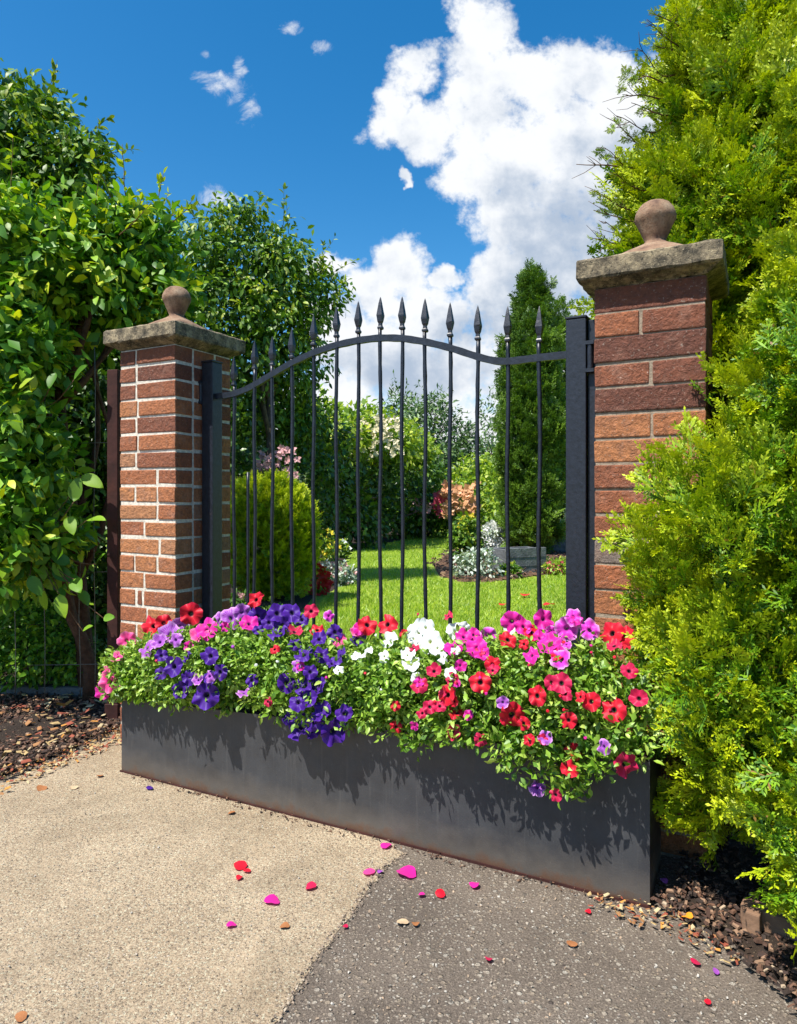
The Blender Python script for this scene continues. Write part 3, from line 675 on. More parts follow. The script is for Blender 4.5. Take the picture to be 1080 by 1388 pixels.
tonesL = [.38, .3, .4, .58, .45, .45, .48, .6, .68, .62, .62, .62, .6, .6, .6, .65] + [.6] * 9  # upper courses darkened for leaf shadow, mixed in with the brick colours
pillar('brick gate pillar with pale mortar on the left side of the gate', -2.545, 2.19, .337, .35, 23, 1.745, rowsL, tonesL, M['mortar_pale'], 5)
rowsR = [[], [.43], [], [.52], [], [.53], [], [.55], [], [], [.55], [], [.5], [], [.5], [], [.5], [], [.5], [], [.5], []]
tonesR = [.3, .35, .38, .3, .28, .66, .78, .42, .66, .5, .97, .45] + [.5] * 12  # top courses carry the cap's shadow in their tone; lower ones are brick colour
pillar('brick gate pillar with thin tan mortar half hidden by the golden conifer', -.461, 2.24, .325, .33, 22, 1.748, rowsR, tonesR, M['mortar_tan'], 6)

# ================================================================ GATE
GN = 2.365
def gate_post(label, uc, w, top, side):
    t = empty('gate_post', UN(uc, GN), -TH, label, 'gate post', 'square iron gate posts')
    bm = bmesh.new(); box(bm, (-w / 2, -w / 2, 0), (w / 2, w / 2, top)); bevel(bm, .003, 2); bobj('shaft', bm, M['iron'], t)
    bm = bmesh.new(); box(bm, (-w / 2 - .003, -w / 2 - .003, top + .001), (w / 2 + .003, w / 2 + .003, top + .009)); bevel(bm, .002); bobj('post_cap', bm, M['iron'], t)
    # wall flat and the hinge pins
    bm = bmesh.new(); x0 = side * (w / 2 + .002)
    box(bm, (min(x0, x0 + side * .026), -.012, .1), (max(x0, x0 + side * .026), .03, top - .004)); bevel(bm, .002); bobj('wall_flat', bm, M['iron'], t)
    for z in (top - .13, .35):
        bm = bmesh.new(); bmesh.ops.create_cone(bm, cap_ends=True, segments=14, radius1=.010, radius2=.010, depth=.085, matrix=Matrix.Translation((side * (w / 2 + .012), -.024, z)))
        box(bm, (side * (w / 2 + .012) - .014, -.036, z - .052), (side * (w / 2 + .012) + .014, -.01, z - .04)); box(bm, (side * (w / 2 + .012) - .014, -.036, z + .04), (side * (w / 2 + .012) + .014, -.01, z + .052))
        bobj('hinge', bm, M['iron'], t)
gate_post('square black iron post fixed to the left brick pillar', -2.163, .062, 1.685, -1)
gate_post('square black iron post beside the right brick pillar', -.541, .067, 1.685, 1)

rail_px = [(283, 538), (300, 537), (315, 535), (337, 527), (352, 518), (367, 509), (396, 492), (426, 478), (455.5, 468), (485, 461.5), (515, 458), (545, 458.5), (575, 463), (592, 467), (610, 471.5), (630, 478), (648, 484), (672, 490), (690, 490.5), (731, 485), (772, 481)]
gate = empty('garden_gate', UN(-1.35, GN), -TH, 'black wrought iron garden gate with arched top rail and spear bars', 'gate')
def loc(p): # world -> gate-local
    u = u_of(p); return np.array([u + 1.35, 0, p[2]])
rp = np.array([loc(N(x, y, GN)) for x, y in rail_px])
def smooth_curve(p, n=160):
    s = np.concatenate([[0], np.cumsum(np.linalg.norm(np.diff(p, axis=0), axis=1))]); q = np.linspace(0, s[-1], n)
    c = np.stack([np.interp(q, s, p[:, k]) for k in range(3)], 1)
    for _ in range(8): c[1:-1] = (c[:-2] + 2 * c[1:-1] + c[2:]) / 4
    return c
rc = smooth_curve(rp)
bm = bmesh.new(); prev = None
for i, p in enumerate(rc):
    d = rc[min(i + 1, len(rc) - 1)] - rc[max(i - 1, 0)]; d /= np.linalg.norm(d); n_ = np.array([-d[2], 0, d[0]])
    hh = .0125 * (1 + .04 * math.sin(i * .9)); ring = [bm.verts.new(tuple(p + n_ * a * hh + np.array([0, b * .009, 0]))) for a, b in ((-1, -1), (1, -1), (1, 1), (-1, 1))]
    if prev:
        for q in range(4): bm.faces.new((prev[q], prev[(q + 1) % 4], ring[(q + 1) % 4], ring[q]))
    else: bm.faces.new(ring[::-1])
    prev = ring
bm.faces.new(prev); bobj('top_rail', bm, M['iron'], gate)
bm = bmesh.new(); box(bm, (rc[0][0] + .03, -.008, .14), (rc[-1][0] - .03, .008, .17)); bevel(bm, .002); bobj('bottom_rail', bm, M['iron'], gate)
bars = [(317, 484), (345, 461.5), (369, 456), (395.5, 445), (425, 427), (456, 415), (485.6, 408.5), (515.5, 402.5), (545, 402), (576, 404.5), (610, 410), (647.5, 414), (688, 415), (731, 415)]
def lathe4(prof, seg, x, jit=0.0, tw=0.0):
    V = []; T = []
    for i, (r_, z) in enumerate(prof):
        for k in range(seg):
            a = k * 2 * math.pi / seg + math.pi / 4 + tw * i; rr = r_ * (1 + jit * RNG.normal()); V.append((x + rr * math.cos(a), rr * math.sin(a), z))
    n = len(prof)
    for i in range(n - 1):
        for k in range(seg):
            a, b = i * seg + k, i * seg + (k + 1) % seg; T += [(a, b, b + seg), (a, b + seg, a + seg)]
    for k in range(1, seg - 1): T.append((0, k + 1, k)); b = (n - 1) * seg; T.append((b, b + k, b + k + 1))
    return np.array(V), np.array(T)
for i, (px, ytip) in enumerate(bars):
    ptip = loc(N(px, ytip, GN)); x = ptip[0]; ztip = ptip[2]; zr = float(np.interp(x, rc[:, 0], rc[:, 2]))
    hd = .128; zb = ztip - hd                                     # foot of the spear head
    n = 48; zz = np.linspace(.13, zb + .004, n); ph = RNG.uniform(0, 6)
    pts = np.column_stack([x + .0022 * np.sin(zz * 9 + ph), .0018 * np.cos(zz * 7 + ph), zz])
    V, T = tube_arrays(pts, .0078 * (1 + .07 * np.sin(zz * 60 + ph)), 8, .045)
    V[:, 0] += 0; bar = link('bar', tri_mesh('bar', V, T, smooth=True), M['iron'], gate)
    H = hd
    prof = [(.0095, zb), (.0135, zb + .004), (.0135, zb + .010), (.0095, zb + .015), (.0085, zb + .024), (.0125, zb + .032), (.0165, zb + .050), (.0170, zb + .056), (.0125, zb + .078), (.0075, zb + .104), (.003, zb + .122), (.0008, zb + H)]
    V, T = lathe4(prof, 4, x, .03); fo = link('spear_finial', tri_mesh('spear_finial', V, T, smooth=False), M['iron'], bar)
# one short loose bar behind the second gap
p = loc(N(333.5, 640, GN)); V, T = tube_arrays(np.column_stack([np.full(20, p[0]), np.full(20, .012), np.linspace(.13, p[2], 20)]), .0065, 8, .05)
link('bar', tri_mesh('bar', V, T), M['iron'], gate)

# ================================================================ FENCE POST AND WIRE AT THE LEFT
pp = P(155, 975, 3.34); fp = empty('fence_post', (pp[0], pp[1], 0), -TH * .3, 'rust brown steel fence post between the left pillar and the broad leaved shrub', 'fence post')
bm = bmesh.new(); box(bm, (-.027, -.02, -.02), (.027, .02, 1.70)); bevel(bm, .002); bobj('shaft', bm, M['rust'], fp)
bm = bmesh.new(); box(bm, (-.034, -.03, .02), (.034, -.022, .10)); bevel(bm, .002); bobj('foot_plate', bm, M['rust'], fp)
wf = empty('wire_fence', P(128, 945, 3.55) * np.array([1, 1, 0]), 0, 'thin wire fence strung from the rusty post behind the shrub', 'fence')
wp = []
for px, y0, y1 in ((128, 470, 948), (60, 520, 948), (108, 700, 948), (20, 560, 948)):
    a = P(px, y0, 3.55); b = P(px, y1, 3.55); kk = np.linspace(0, 1, 12)[:, None]; q = a + (b - a) * kk + np.column_stack([np.sin(kk[:, 0] * 9) * .004, np.zeros(12), np.zeros(12)]); link('upright_wire', tri_mesh('upright_wire', *tube_arrays(q, .0022, 5)), M['wire'], wf, True)
wp = []
for y0 in (600, 775, 900):
    a = P(148, y0, 3.5); b = P(-120, y0 + 4, 3.8); kk = np.linspace(0, 1, 12)[:, None]; link('line_wire', tri_mesh('line_wire', *tube_arrays(a + (b - a) * kk, .002, 5)), M['wire'], wf, True)
# slate edging at the back of the left bed
ed = P(75, 942, 3.72); t = empty('edging_board', (ed[0], ed[1], 0), R(-3), 'low dark edging board along the back of the mulch bed', 'edging board')
bm = bmesh.new(); box(bm, (-1.1, -.02, 0), (.32, .02, .075)); bevel(bm, .006, 2); bobj('board', bm, M['slate'], t)

# ================================================================ PLANTER
PN = 1.935; PL, PR = -2.239, -.254; DEP = .235
pt = empty('planter_trough', UN((PL + PR) / 2, PN), -TH, 'long charcoal metal planter box in front of the gate', 'planter')
hl = (PR - PL) / 2; ZL, ZR = .292, .386
bm = bmesh.new(); th = .006
def zt_at(x): return ZL + (ZR - ZL) * (x + hl) / (2 * hl)
segs = 24
def slab(bm, x0, x1, y0, y1, zb, f):
    n = max(1, int((x1 - x0) / .08)); prev = None
    for i in range(n + 1):
        x = x0 + (x1 - x0) * i / n; zt = f(x); ring = [bm.verts.new(v) for v in ((x, y0, zb), (x, y1, zb), (x, y1, zt), (x, y0, zt))]
        if prev:
            for q in range(4): bm.faces.new((prev[q], ring[q], ring[(q + 1) % 4], prev[(q + 1) % 4]))
        else: bm.faces.new(ring)
        prev = ring
    bm.faces.new(prev[::-1])
seam = -hl + .70
slab(bm, -hl, hl, 0, th, .006, zt_at)
bobj('front_panel', bm, M['planter'], pt)
bm = bmesh.new(); slab(bm, -hl, hl, DEP - th, DEP, .006, zt_at); bobj('back_panel', bm, M['planter'], pt)
for x0, x1 in ((-hl + .001, -hl + th), (hl - th, hl - .001)):
    bm = bmesh.new(); box(bm, (x0, th + .0005, .006), (x1, DEP - th - .0005, zt_at(x0) - .001)); bobj('end_panel', bm, M['planter'], pt)
bm = bmesh.new(); slab(bm, -hl + th, hl - th, th + .001, DEP - th - .001, .012, lambda x: zt_at(x) - .035 + .006 * math.sin(x * 30)); bobj('potting_soil', bm, M['soil'], pt)
bm = bmesh.new(); box(bm, (-hl - .004, -.006, .0), (hl + .004, .006 - .008, .0075)); bobj('rusty_base_lip', bm, M['rust'], pt)

# ================================================================ PETUNIAS
def pet_flower(kind, seed, R_=.5, deep=.5):
    """five-lobed ruffled trumpet, radius .5, facing +z, origin at the throat opening"""
    rg = np.random.default_rng(seed); SG = 40; prof = [(.06, -1.0), (.10, -.62), (.15, -.35), (.22, -.17), (.34, -.065), (.52, -.02), (.72, .0), (.88, .0), (1.0, -.02)]
    V = []; A = []; B = []; ph = rg.uniform(0, 6); cup = rg.normal() * .12
    for i, (r_, z) in enumerate(prof):
        for k in range(SG):
            a = k * 2 * math.pi / SG; lobe = .5 + .5 * math.cos(5 * a + ph); e = max(0, (r_ - .3) / .7)
            rr = r_ * (1 - e * .10 * (1 - lobe) ** 2) * (1 + .03 * e * math.sin(11 * a + ph * 2))
            zz = z * deep + e ** 1.5 * (.15 * math.sin(5 * a + ph + 1.2) + .11 * math.sin(2 * a + ph) + .07 * math.sin(9 * a + 3 * ph) + .045 * math.sin(17 * a + ph)) + cup * e * e - .07 * (1 - lobe) * e
            V.append((rr * .5 * math.cos(a), rr * .5 * math.sin(a), zz * .5)); A.append(r_); B.append(a)
    T = []
    for i in range(len(prof) - 1):
        for k in range(SG):
            a, b = i * SG + k, i * SG + (k + 1) % SG; T += [(a, b, b + SG), (a, b + SG, a + SG)]
    me = tri_mesh('flower', np.array(V), np.array(T), {'rad': np.array(A), 'ang': np.array(B)}); me.materials.append(FL[kind]); return me
def pet_bud(kind, seed):
    prof = [(.05, 0), (.10, .15), (.13, .4), (.20, .7), (.34, .9), (.28, 1.02), (.08, .96)]
    V, T = lathe4([(a * .5, b * .6 - .35) for a, b in prof], 12, 0, .08)
    me = tri_mesh('bud', V, T, {'rad': np.full(len(V), .7), 'ang': np.zeros(len(V))}); me.materials.append(FL[kind]); return me
FM = {k: [pet_flower(k, 50 + i + 10 * j) for i in range(4)] for j, k in enumerate(FL)}
BM = {k: pet_bud(k, 3) for k in FL}
# plants: kind, anchor px, crest y, label
plants = [
 ('pink', 190, 890, 'hot pink petunia spilling over the left end of the planter'),
 ('striped', 232, 872, 'lilac and purple striped petunia in front of the left pillar'),
 ('violet', 268, 905, 'deep violet petunia low at the left of the planter'),
 ('red', 262, 862, 'scarlet petunia at the foot of the left pillar'),
 ('magenta', 325, 862, 'rose magenta petunia beneath the left gate bars'),
 ('violet', 402, 862, 'large deep violet petunia trailing down the planter front'),
 ('red', 505, 872, 'scarlet petunia between the violet and the white petunias'),
 ('white', 560, 870, 'white petunia in the middle of the planter'),
 ('magenta', 640, 868, 'magenta petunia just right of the white blooms'),
 ('red', 650, 905, 'red petunia with dark eyed blooms right of centre'),
 ('orchid', 745, 862, 'orchid pink petunia in front of the right gate post'),
 ('red', 800, 880, 'red petunia hanging over the right end of the planter'),
]
crest = [(150, 900), (170, 885), (230, 862), (300, 846), (360, 842), (430, 858), (500, 870), (560, 866), (620, 866), (700, 862), (780, 862), (850, 872), (880, 890)]
skirt = [(150, 935), (170, 940), (300, 948), (380, 952), (450, 968), (480, 968), (530, 985), (570, 1004), (620, 1003), (680, 1008), (720, 1022), (780, 1034), (830, 1036), (880, 1036)]
def ci(tab, x): return float(np.interp(x, [a for a, _ in tab], [b for _, b in tab]))
lobes_of = []
for (k, px, yc, lb) in plants:
    a = N(px, ci(crest, px), 2.0); b = N(px, ci(skirt, px), 1.87); zc = (a[2] + b[2]) / 2; hz = (a[2] - b[2]) / 2
    c = N(px, 900, 1.995); c[2] = zc
    if px == 190: lobes_of.append([(c, (.10, .14, hz)), (c - UX * .06 - NX * .02, (.07, .10, hz * .7))]); continue
    lobes_of.append([(c, (.155, .165, hz)), (c + UX * .09 + NX * -.02, (.10, .14, hz * .85)), (c - UX * .09 + NX * -.015, (.10, .14, hz * .88))])
# extra trailing pieces in front of the metal
trail = {2: [(N(245, 935, 1.86), .045), (N(285, 930, 1.86), .04)], 5: [(N(420, 955, 1.86), .06), (N(445, 975, 1.87), .045), (N(380, 930, 1.86), .05)],
         8: [(N(640, 985, 1.86), .05), (N(575, 1003, 1.87), .04)], 9: [(N(600, 975, 1.85), .06), (N(560, 1000, 1.87), .035), (N(690, 1005, 1.86), .05)],
         11: [(N(780, 1050, 1.875), .05), (N(812, 1030, 1.87), .045), (N(745, 1030, 1.87), .05), (N(760, 1062, 1.88), .03), (N(850, 1000, 1.86), .07)], 10: [(N(700, 1035, 1.88), .035), (N(735, 1005, 1.86), .05)],
         0: [(N(178, 915, 1.9), .04)]}
tplb = T_broad(.25, .25)
pet_obj = []
for i, (k, px, yc, lb) in enumerate(plants):
    cu = lobes_of[i][0][0]; uu = u_of(cu); rim = zt_at(uu - (PL + PR) / 2); sc_ = .10 if i == 0 else .15
    lobes_of[i].append((UN(uu, PN + .005, rim + .062), (sc_, .06, .055)))
    rg = np.random.default_rng(100 + i); lo = lobes_of[i] + [(c, (r, r * .7, r)) for c, r in trail.get(i, [])]
    parts = leafy(tplb, lo, 230, .032, 8, .025, .5, rg, up=.6, droop=0.0, shell=(.75, 1.03), jit=.7, tint=.1, fill=.8, cull=.9, tipfrac=.2)
    base = UN(u_of(lobes_of[i][0][0]), PN + .11, zt_at(u_of(lobes_of[i][0][0]) - (PL + PR) / 2) - .035)
    # stems run from the soil out to the lobes
    st = []
    for _ in range(16):
        c, r = lo[rg.integers(len(lo))]; e = np.array(c) + unit(1, rg)[0] * np.array(r) * .9; s = base + rg.normal(size=3) * np.array([.03, .03, 0]); kk = np.linspace(0, 1, 7)[:, None]
        q = s + (e - s) * kk + np.array([0, 0, .07]) * np.sin(kk * math.pi); st.append(tube_arrays(q, .0018, 4))
    t = plant('petunia_plant', lb, 'petunia', base, parts, M['petleaf'], join(st), M['stem'], 'petunias along the planter', wname='stems')
    pet_obj.append(t)
def hit(px, py):
    """where the line of sight meets the mound of petunias"""
    r = ray(px, py); o = np.array([0, 0, HC]); best = None
    for i, lo in enumerate(lobes_of):
        for c, rr in lo + [(c, (q, q * .7, q)) for c, q in trail.get(i, [])]:
            rr = np.array(rr) * 1.04; oc = (o - c) / rr; d = r / rr; A = d @ d; B = 2 * oc @ d; Cc = oc @ oc - 1; D = B * B - 4 * A * Cc
            if D > 0:
                t = (-B - math.sqrt(D)) / (2 * A)
                if best is None or t < best[0]:
                    p = o + r * t; nn = (p - c) / (rr * rr); best = (t, p, nn / np.linalg.norm(nn))
    if best is None:
        n_ = 2.03 if py < 900 else 1.90; return N(px, py, n_), np.array([0, -.7, .5])
    return best[1], best[2]
flowers = [  # px, py, diameter in photo pixels, kind
 (209, 850, 34, 'red'), (222, 845, 24, 'red'), (259, 832, 30, 'red'), (349, 814, 24, 'red'), (374, 882, 15, 'red'), (497, 849, 28, 'red'), (527, 848, 32, 'red'), (549, 860, 14, 'red'), (214, 900, 13, 'crimson'),
 (281, 856, 34, 'magenta'), (271, 862, 26, 'pink'), (337, 848, 26, 'magenta'), (398, 860, 22, 'crimson'), (422, 830, 20, 'crimson'), (430, 857, 20, 'red'), (150, 925, 30, 'pink'), (140, 938, 22, 'magenta'), (147, 912, 18, 'pink'), (161, 893, 20, 'pink'), (172, 869, 24, 'pink'),
 (231, 861, 30, 'striped'), (202, 880, 28, 'striped'), (242, 848, 24, 'striped'), (218, 872, 22, 'striped'), (313, 839, 30, 'striped'), (327, 830, 24, 'striped'), (299, 842, 24, 'striped'), (240, 868, 20, 'striped'), (444, 836, 16, 'orchid'),
 (238, 904, 28, 'violet'), (221, 912, 20, 'violet'), (287, 890, 26, 'violet'), (300, 911, 22, 'violet'), (246, 935, 24, 'violet'), (281, 943, 36, 'violet'), (348, 836, 26, 'violet'), (375, 833, 28, 'violet'), (396, 832, 28, 'violet'), (410, 842, 22, 'violet'), (379, 861, 28, 'violet'), (433, 869, 24, 'violet'), (414, 891, 26, 'violet'), (435, 890, 24, 'violet'), (464, 892, 26, 'violet'), (387, 926, 28, 'violet'), (416, 932, 30, 'violet'), (405, 954, 26, 'violet'), (435, 930, 24, 'violet'), (409, 988, 40, 'violet'), (451, 990, 38, 'violet'), (396, 975, 26, 'violet'), (428, 978, 28, 'violet'), (440, 962, 26, 'violet'), (421, 948, 24, 'violet'), (467, 969, 24, 'violet'), (435, 972, 24, 'violet'), (342, 922, 18, 'violet'), (487, 866, 22, 'violet'), (455, 857, 22, 'violet'), (256, 918, 18, 'violet'), (365, 845, 20, 'violet'), (383, 848, 24, 'violet'), (400, 875, 18, 'violet'), (425, 990, 22, 'violet'), (420, 912, 20, 'violet'),
 (331, 943, 20, 'striped'), (364, 952, 14, 'crimson'), (348, 900, 13, 'white'), (375, 898, 13, 'white'), (459, 911, 14, 'white'), (446, 921, 11, 'magenta'), (461, 869, 20, 'pink'), (485, 856, 22, 'pink'), (497, 889, 24, 'white'), (496, 916, 12, 'red'), (407, 905, 14, 'magenta'),
 (688, 869, 26, 'red'), (720, 860, 24, 'red'), (832, 860, 34, 'red'), (850, 864, 28, 'red'), (610, 942, 28, 'red'), (651, 926, 30, 'red'), (667, 902, 24, 'red'), (692, 967, 36, 'red'), (729, 944, 28, 'red'), (762, 927, 28, 'crimson'), (770, 942, 20, 'crimson'), (746, 926, 22, 'crimson'), (803, 951, 27, 'red'), (833, 964, 34, 'red'), (772, 975, 24, 'red'), (780, 1018, 26, 'red'), (771, 1045, 25, 'red'), (620, 971, 26, 'red'), (612, 991, 22, 'crimson'), (844, 1034, 34, 'crimson'), (569, 930, 24, 'crimson'), (583, 959, 20, 'crimson'), (574, 968, 16, 'crimson'), (538, 985, 18, 'red'), (537, 957, 14, 'red'), (867, 948, 26, 'crimson'), (589, 912, 20, 'crimson'), (755, 1076, 18, 'crimson'), (852, 912, 22, 'crimson'), (610, 838, 16, 'crimson'), (565, 836, 12, 'crimson'), (614, 922, 18, 'crimson'), (834, 880, 22, 'crimson'),
 (614, 880, 28, 'magenta'), (628, 866, 24, 'magenta'), (647, 880, 30, 'magenta'), (661, 860, 24, 'orchid'), (652, 889, 22, 'magenta'), (694, 842, 30, 'magenta'), (709, 851, 26, 'magenta'), (735, 840, 28, 'magenta'), (746, 876, 34, 'magenta'), (768, 852, 34, 'orchid'), (777, 838, 26, 'orchid'), (764, 895, 32, 'orchid'), (723, 891, 26, 'magenta'), (799, 855, 30, 'orchid'), (730, 868, 24, 'magenta'), (649, 1003, 20, 'crimson'), (622, 903, 18, 'magenta'), (739, 1002, 20, 'striped'), (729, 1070, 24, 'striped'), (822, 1012, 22, 'striped'), (564, 981, 14, 'magenta'), (488, 853, 20, 'magenta'), (682, 952, 18, 'striped'), (643, 862, 20, 'magenta'), (757, 888, 22, 'magenta'),
 (569, 858, 34, 'white'), (584, 871, 34, 'white'), (531, 870, 26, 'white'), (553, 891, 24, 'white'), (558, 903, 26, 'white'), (616, 857, 26, 'white'), (564, 919, 15, 'white'), (523, 891, 18, 'white'), (692, 856, 16, 'white'), (594, 880, 22, 'white'), (604, 892, 18, 'white'), (560, 868, 24, 'white'), (577, 852, 24, 'white'), (484, 892, 14, 'white'), (628, 850, 16, 'white'), (520, 936, 10, 'white')]
_r = np.random.default_rng(123)
for (xa, xb, ya, yb, ks, n_) in ((215, 470, 850, 935, ('violet', 'violet', 'striped'), 12), (560, 680, 880, 975, ('crimson', 'magenta', 'red'), 14), (680, 860, 870, 1010, ('red', 'red', 'crimson', 'magenta'), 18), (690, 810, 838, 880, ('magenta', 'orchid'), 8), (500, 620, 855, 930, ('white',), 6), (190, 340, 840, 880, ('striped', 'magenta'), 6)):
    for _ in range(n_): flowers.append((_r.uniform(xa, xb), _r.uniform(ya, yb), _r.uniform(11, 19), ks[_r.integers(len(ks))]))
fam = {'red': ('red',), 'crimson': ('red', 'magenta'), 'magenta': ('magenta', 'orchid', 'pink'), 'pink': ('pink', 'magenta'), 'orchid': ('orchid', 'magenta'), 'striped': ('striped', 'orchid'), 'violet': ('violet',), 'white': ('white',)}
rg = np.random.default_rng(77); SV = np.array(SUN)
stems_bm = []
for (px, py, dpx, k) in flowers:
    p, nn = hit(px, py); view = -nrmz((p - np.array([0, 0, HC]))[None])[0]
    nrm = nn * .7 + view * .55 + SV * .25 + rg.normal(size=3) * .34; nrm /= np.linalg.norm(nrm)
    size = dpx * p[1] / F * 1.04
    cand = [(abs(plants[i][1] - px) + (400 if plants[i][0] not in fam[k] else 0), i) for i in range(len(plants))]; i = min(cand)[1]
    bud = dpx < 14
    me = BM[k] if bud else FM[k][rg.integers(4)]
    o = bpy.data.objects.new('bud' if bud else 'flower', me); col.objects.link(o)
    q = Vector(nrm).to_track_quat('Z', 'Y'); 
    p = p + nrm * .012
    mw = Matrix.Translation(Vector(p)) @ q.to_matrix().to_4x4() @ Matrix.Rotation(rg.uniform(0, 6.28), 4, 'Z') @ Matrix.Diagonal((size, size * rg.uniform(.82, 1.05), size * rg.uniform(.9, 1.3), 1))
    par = pet_obj[i]; o.parent = par; o.matrix_basis = Matrix.Translation(-par.location) @ mw

# ================================================================ CONIFERS ON THE RIGHT
SPR = [T_spray(s) for s in range(6)]
def conifer(lobes, nclump, clump_r, per, size, rg, up=.55, shell=(.8, 1.02), fill=.35, cull=.7, wid=1.0, tint=.0, out=.9, hollow=.0, hf=14.0):
    pos, o, idx = crown_points(lobes, nclump, clump_r, per, rg, shell, cull, squash=1.2, hollow=hollow, hf=hf); n = len(pos)
    cl_tilt = unit(idx.max() + 1, rg)[idx]
    d = nrmz(o * out + np.array([0, 0, up]) + cl_tilt * .35 + unit(n, rg) * .35); nr = nrmz(unit(n, rg) + o * .5)
    tt = rg.normal(tint, .1, n) + rg.normal(0, .24, idx.max() + 1)[idx]; parts = []
    Fm = frames(d, nr); sc = size * rg.uniform(.6, 1.3, n); which = rg.integers(0, len(SPR), n)
    for w in range(len(SPR)):
        s = which == w
        if s.any(): parts.append(scatter(SPR[w], pos[s], Fm[s], sc[s], wid, tt[s]))
    if fill:
        p2, o2, _ = crown_points(lobes, int(nclump * fill), clump_r * 1.5, max(4, per // 2), rg, (.45, .8), 2); n2 = len(p2)
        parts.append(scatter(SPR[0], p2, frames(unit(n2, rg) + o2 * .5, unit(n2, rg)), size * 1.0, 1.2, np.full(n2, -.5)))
    return parts
rg = np.random.default_rng(41)
front_lobes = [
 ((1.13, 1.97, .56), (.40, .40, .42)), ((1.16, 1.90, .92), (.42, .40, .38)), ((1.34, 1.95, 1.30), (.42, .38, .36)), ((1.56, 1.95, 1.58), (.42, .38, .30)),
 ((1.45, 1.75, .80), (.45, .45, .50)), ((.95, 1.74, .58), (.20, .22, .26)), ((1.10, 1.52, .42), (.27, .24, .29)), ((1.6, 1.75, 1.25), (.48, .45, .45))]
front_lobes = [((c[0] - .02, c[1] - .02, c[2]), (r[0] * 1.03, r[1], r[2] * 1.03)) for c, r in front_lobes]
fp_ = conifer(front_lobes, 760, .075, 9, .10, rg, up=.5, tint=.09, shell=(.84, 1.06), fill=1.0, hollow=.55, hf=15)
wood = limbs((1.35, 2.1, 0), [(np.array(c), r) for c, r in front_lobes], .045, rg, 12)
plant('golden_conifer', 'big golden green conifer in front of the right pillar beside the planter', 'conifer', (1.35, 2.1, 0), fp_, M['gold'], wood, M['bark'])
rg = np.random.default_rng(42)
back_lobes = [((1.42, 2.95, 2.02), (.46, .45, .42)), ((1.66, 2.95, 2.5), (.52, .5, .48)), ((1.92, 3.0, 3.0), (.6, .55, .5)), ((1.30, 2.85, 1.6), (.35, .35, .5)), ((1.85, 2.7, 2.2), (.6, .5, .6)), ((2.05, 3.1, 3.5), (.5, .5, .5)), ((1.6, 2.8, 1.3), (.6, .5, .6)), ((1.14, 2.76, 1.98), (.19, .2, .18))]
back_lobes = [((c[0] - .07, c[1], c[2]), (r[0] * 1.03, r[1], r[2] * 1.03)) for c, r in back_lobes] + [((1.22, 2.8, 2.28), (.16, .18, .2)), ((1.32, 2.8, 2.55), (.17, .18, .2)), ((1.42, 2.85, 2.86), (.15, .18, .2))]
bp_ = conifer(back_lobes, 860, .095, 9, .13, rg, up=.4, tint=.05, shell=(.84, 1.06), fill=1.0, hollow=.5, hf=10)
# bare and thin shoots that stick out over the sky
sh = []; tw = []
for (x0, y0, x1, y1) in ((900, 60, 868, 22), (905, 75, 882, 55), (880, 110, 846, 100), (875, 130, 838, 125), (870, 170, 838, 165), (860, 190, 826, 170), (835, 222, 772, 221), (850, 235, 818, 205), (850, 280, 797, 262), (850, 300, 806, 285), (850, 315, 812, 310), (850, 330, 806, 327), (860, 255, 822, 235), (905, 40, 888, 15), (890, 95, 862, 75), (880, 150, 858, 142)):
    a = P(x0 + 25, y0 + 6, 2.75); b = P(x1, y1, 2.65); kk = np.linspace(0, 1, 8)[:, None]; q = a + (b - a) * kk + rg.normal(size=3) * .015 * np.sin(kk * 5); tw.append(tube_arrays(q, np.linspace(.004, .0014, 8), 4))
    for _ in range(5):
        s = q[rg.integers(2, 7)]; e = s + (b - a) * rg.uniform(.12, .3) + rg.normal(size=3) * .025; tw.append(tube_arrays(np.array([s, (s + e) / 2 + rg.normal(size=3) * .004, e]), (.0016, .0013, .0008), 4))
    bare = (x1 in (772,))
    if not bare:
        n = 7; t_ = rg.uniform(.15, .98, n)[:, None]; ps = a + (b - a) * t_; sh.append(scatter(SPR[1], ps, frames((b - a)[None] / np.linalg.norm(b - a) + rg.normal(size=(n, 3)) * .5, unit(n, rg)), .05 * rg.uniform(.6, 1.2, n), 1.0, rg.normal(-.05, .1, n)))
wood = limbs((1.6, 2.95, 0), back_lobes, .07, rg, 10)
t = plant('tall_conifer', 'tall green and gold conifer rising behind the right pillar', 'conifer', (1.6, 2.95, 0), bp_ + sh, M['gold'], wood, M['bark'])
link('bare_twigs', tri_mesh('bare_twigs', *join(tw)), M['twig'], t, True)
# timber edging block under the conifer
b0 = G(1003, 1262); tb = empty('timber_edging', (b0[0], b0[1], 0), R(-38), 'short weathered timber edging block under the golden conifer', 'edging')
bm = bmesh.new(); box(bm, (0, 0, .005), (.34, .045, .068)); bevel(bm, .004, 2); bobj('board', bm, M['timber'], tb)
bm = bmesh.new(); box(bm, (.01, -.03, -.03), (.05, -.001, .07)); bevel(bm, .004, 2); bobj('peg', bm, M['timber'], tb)

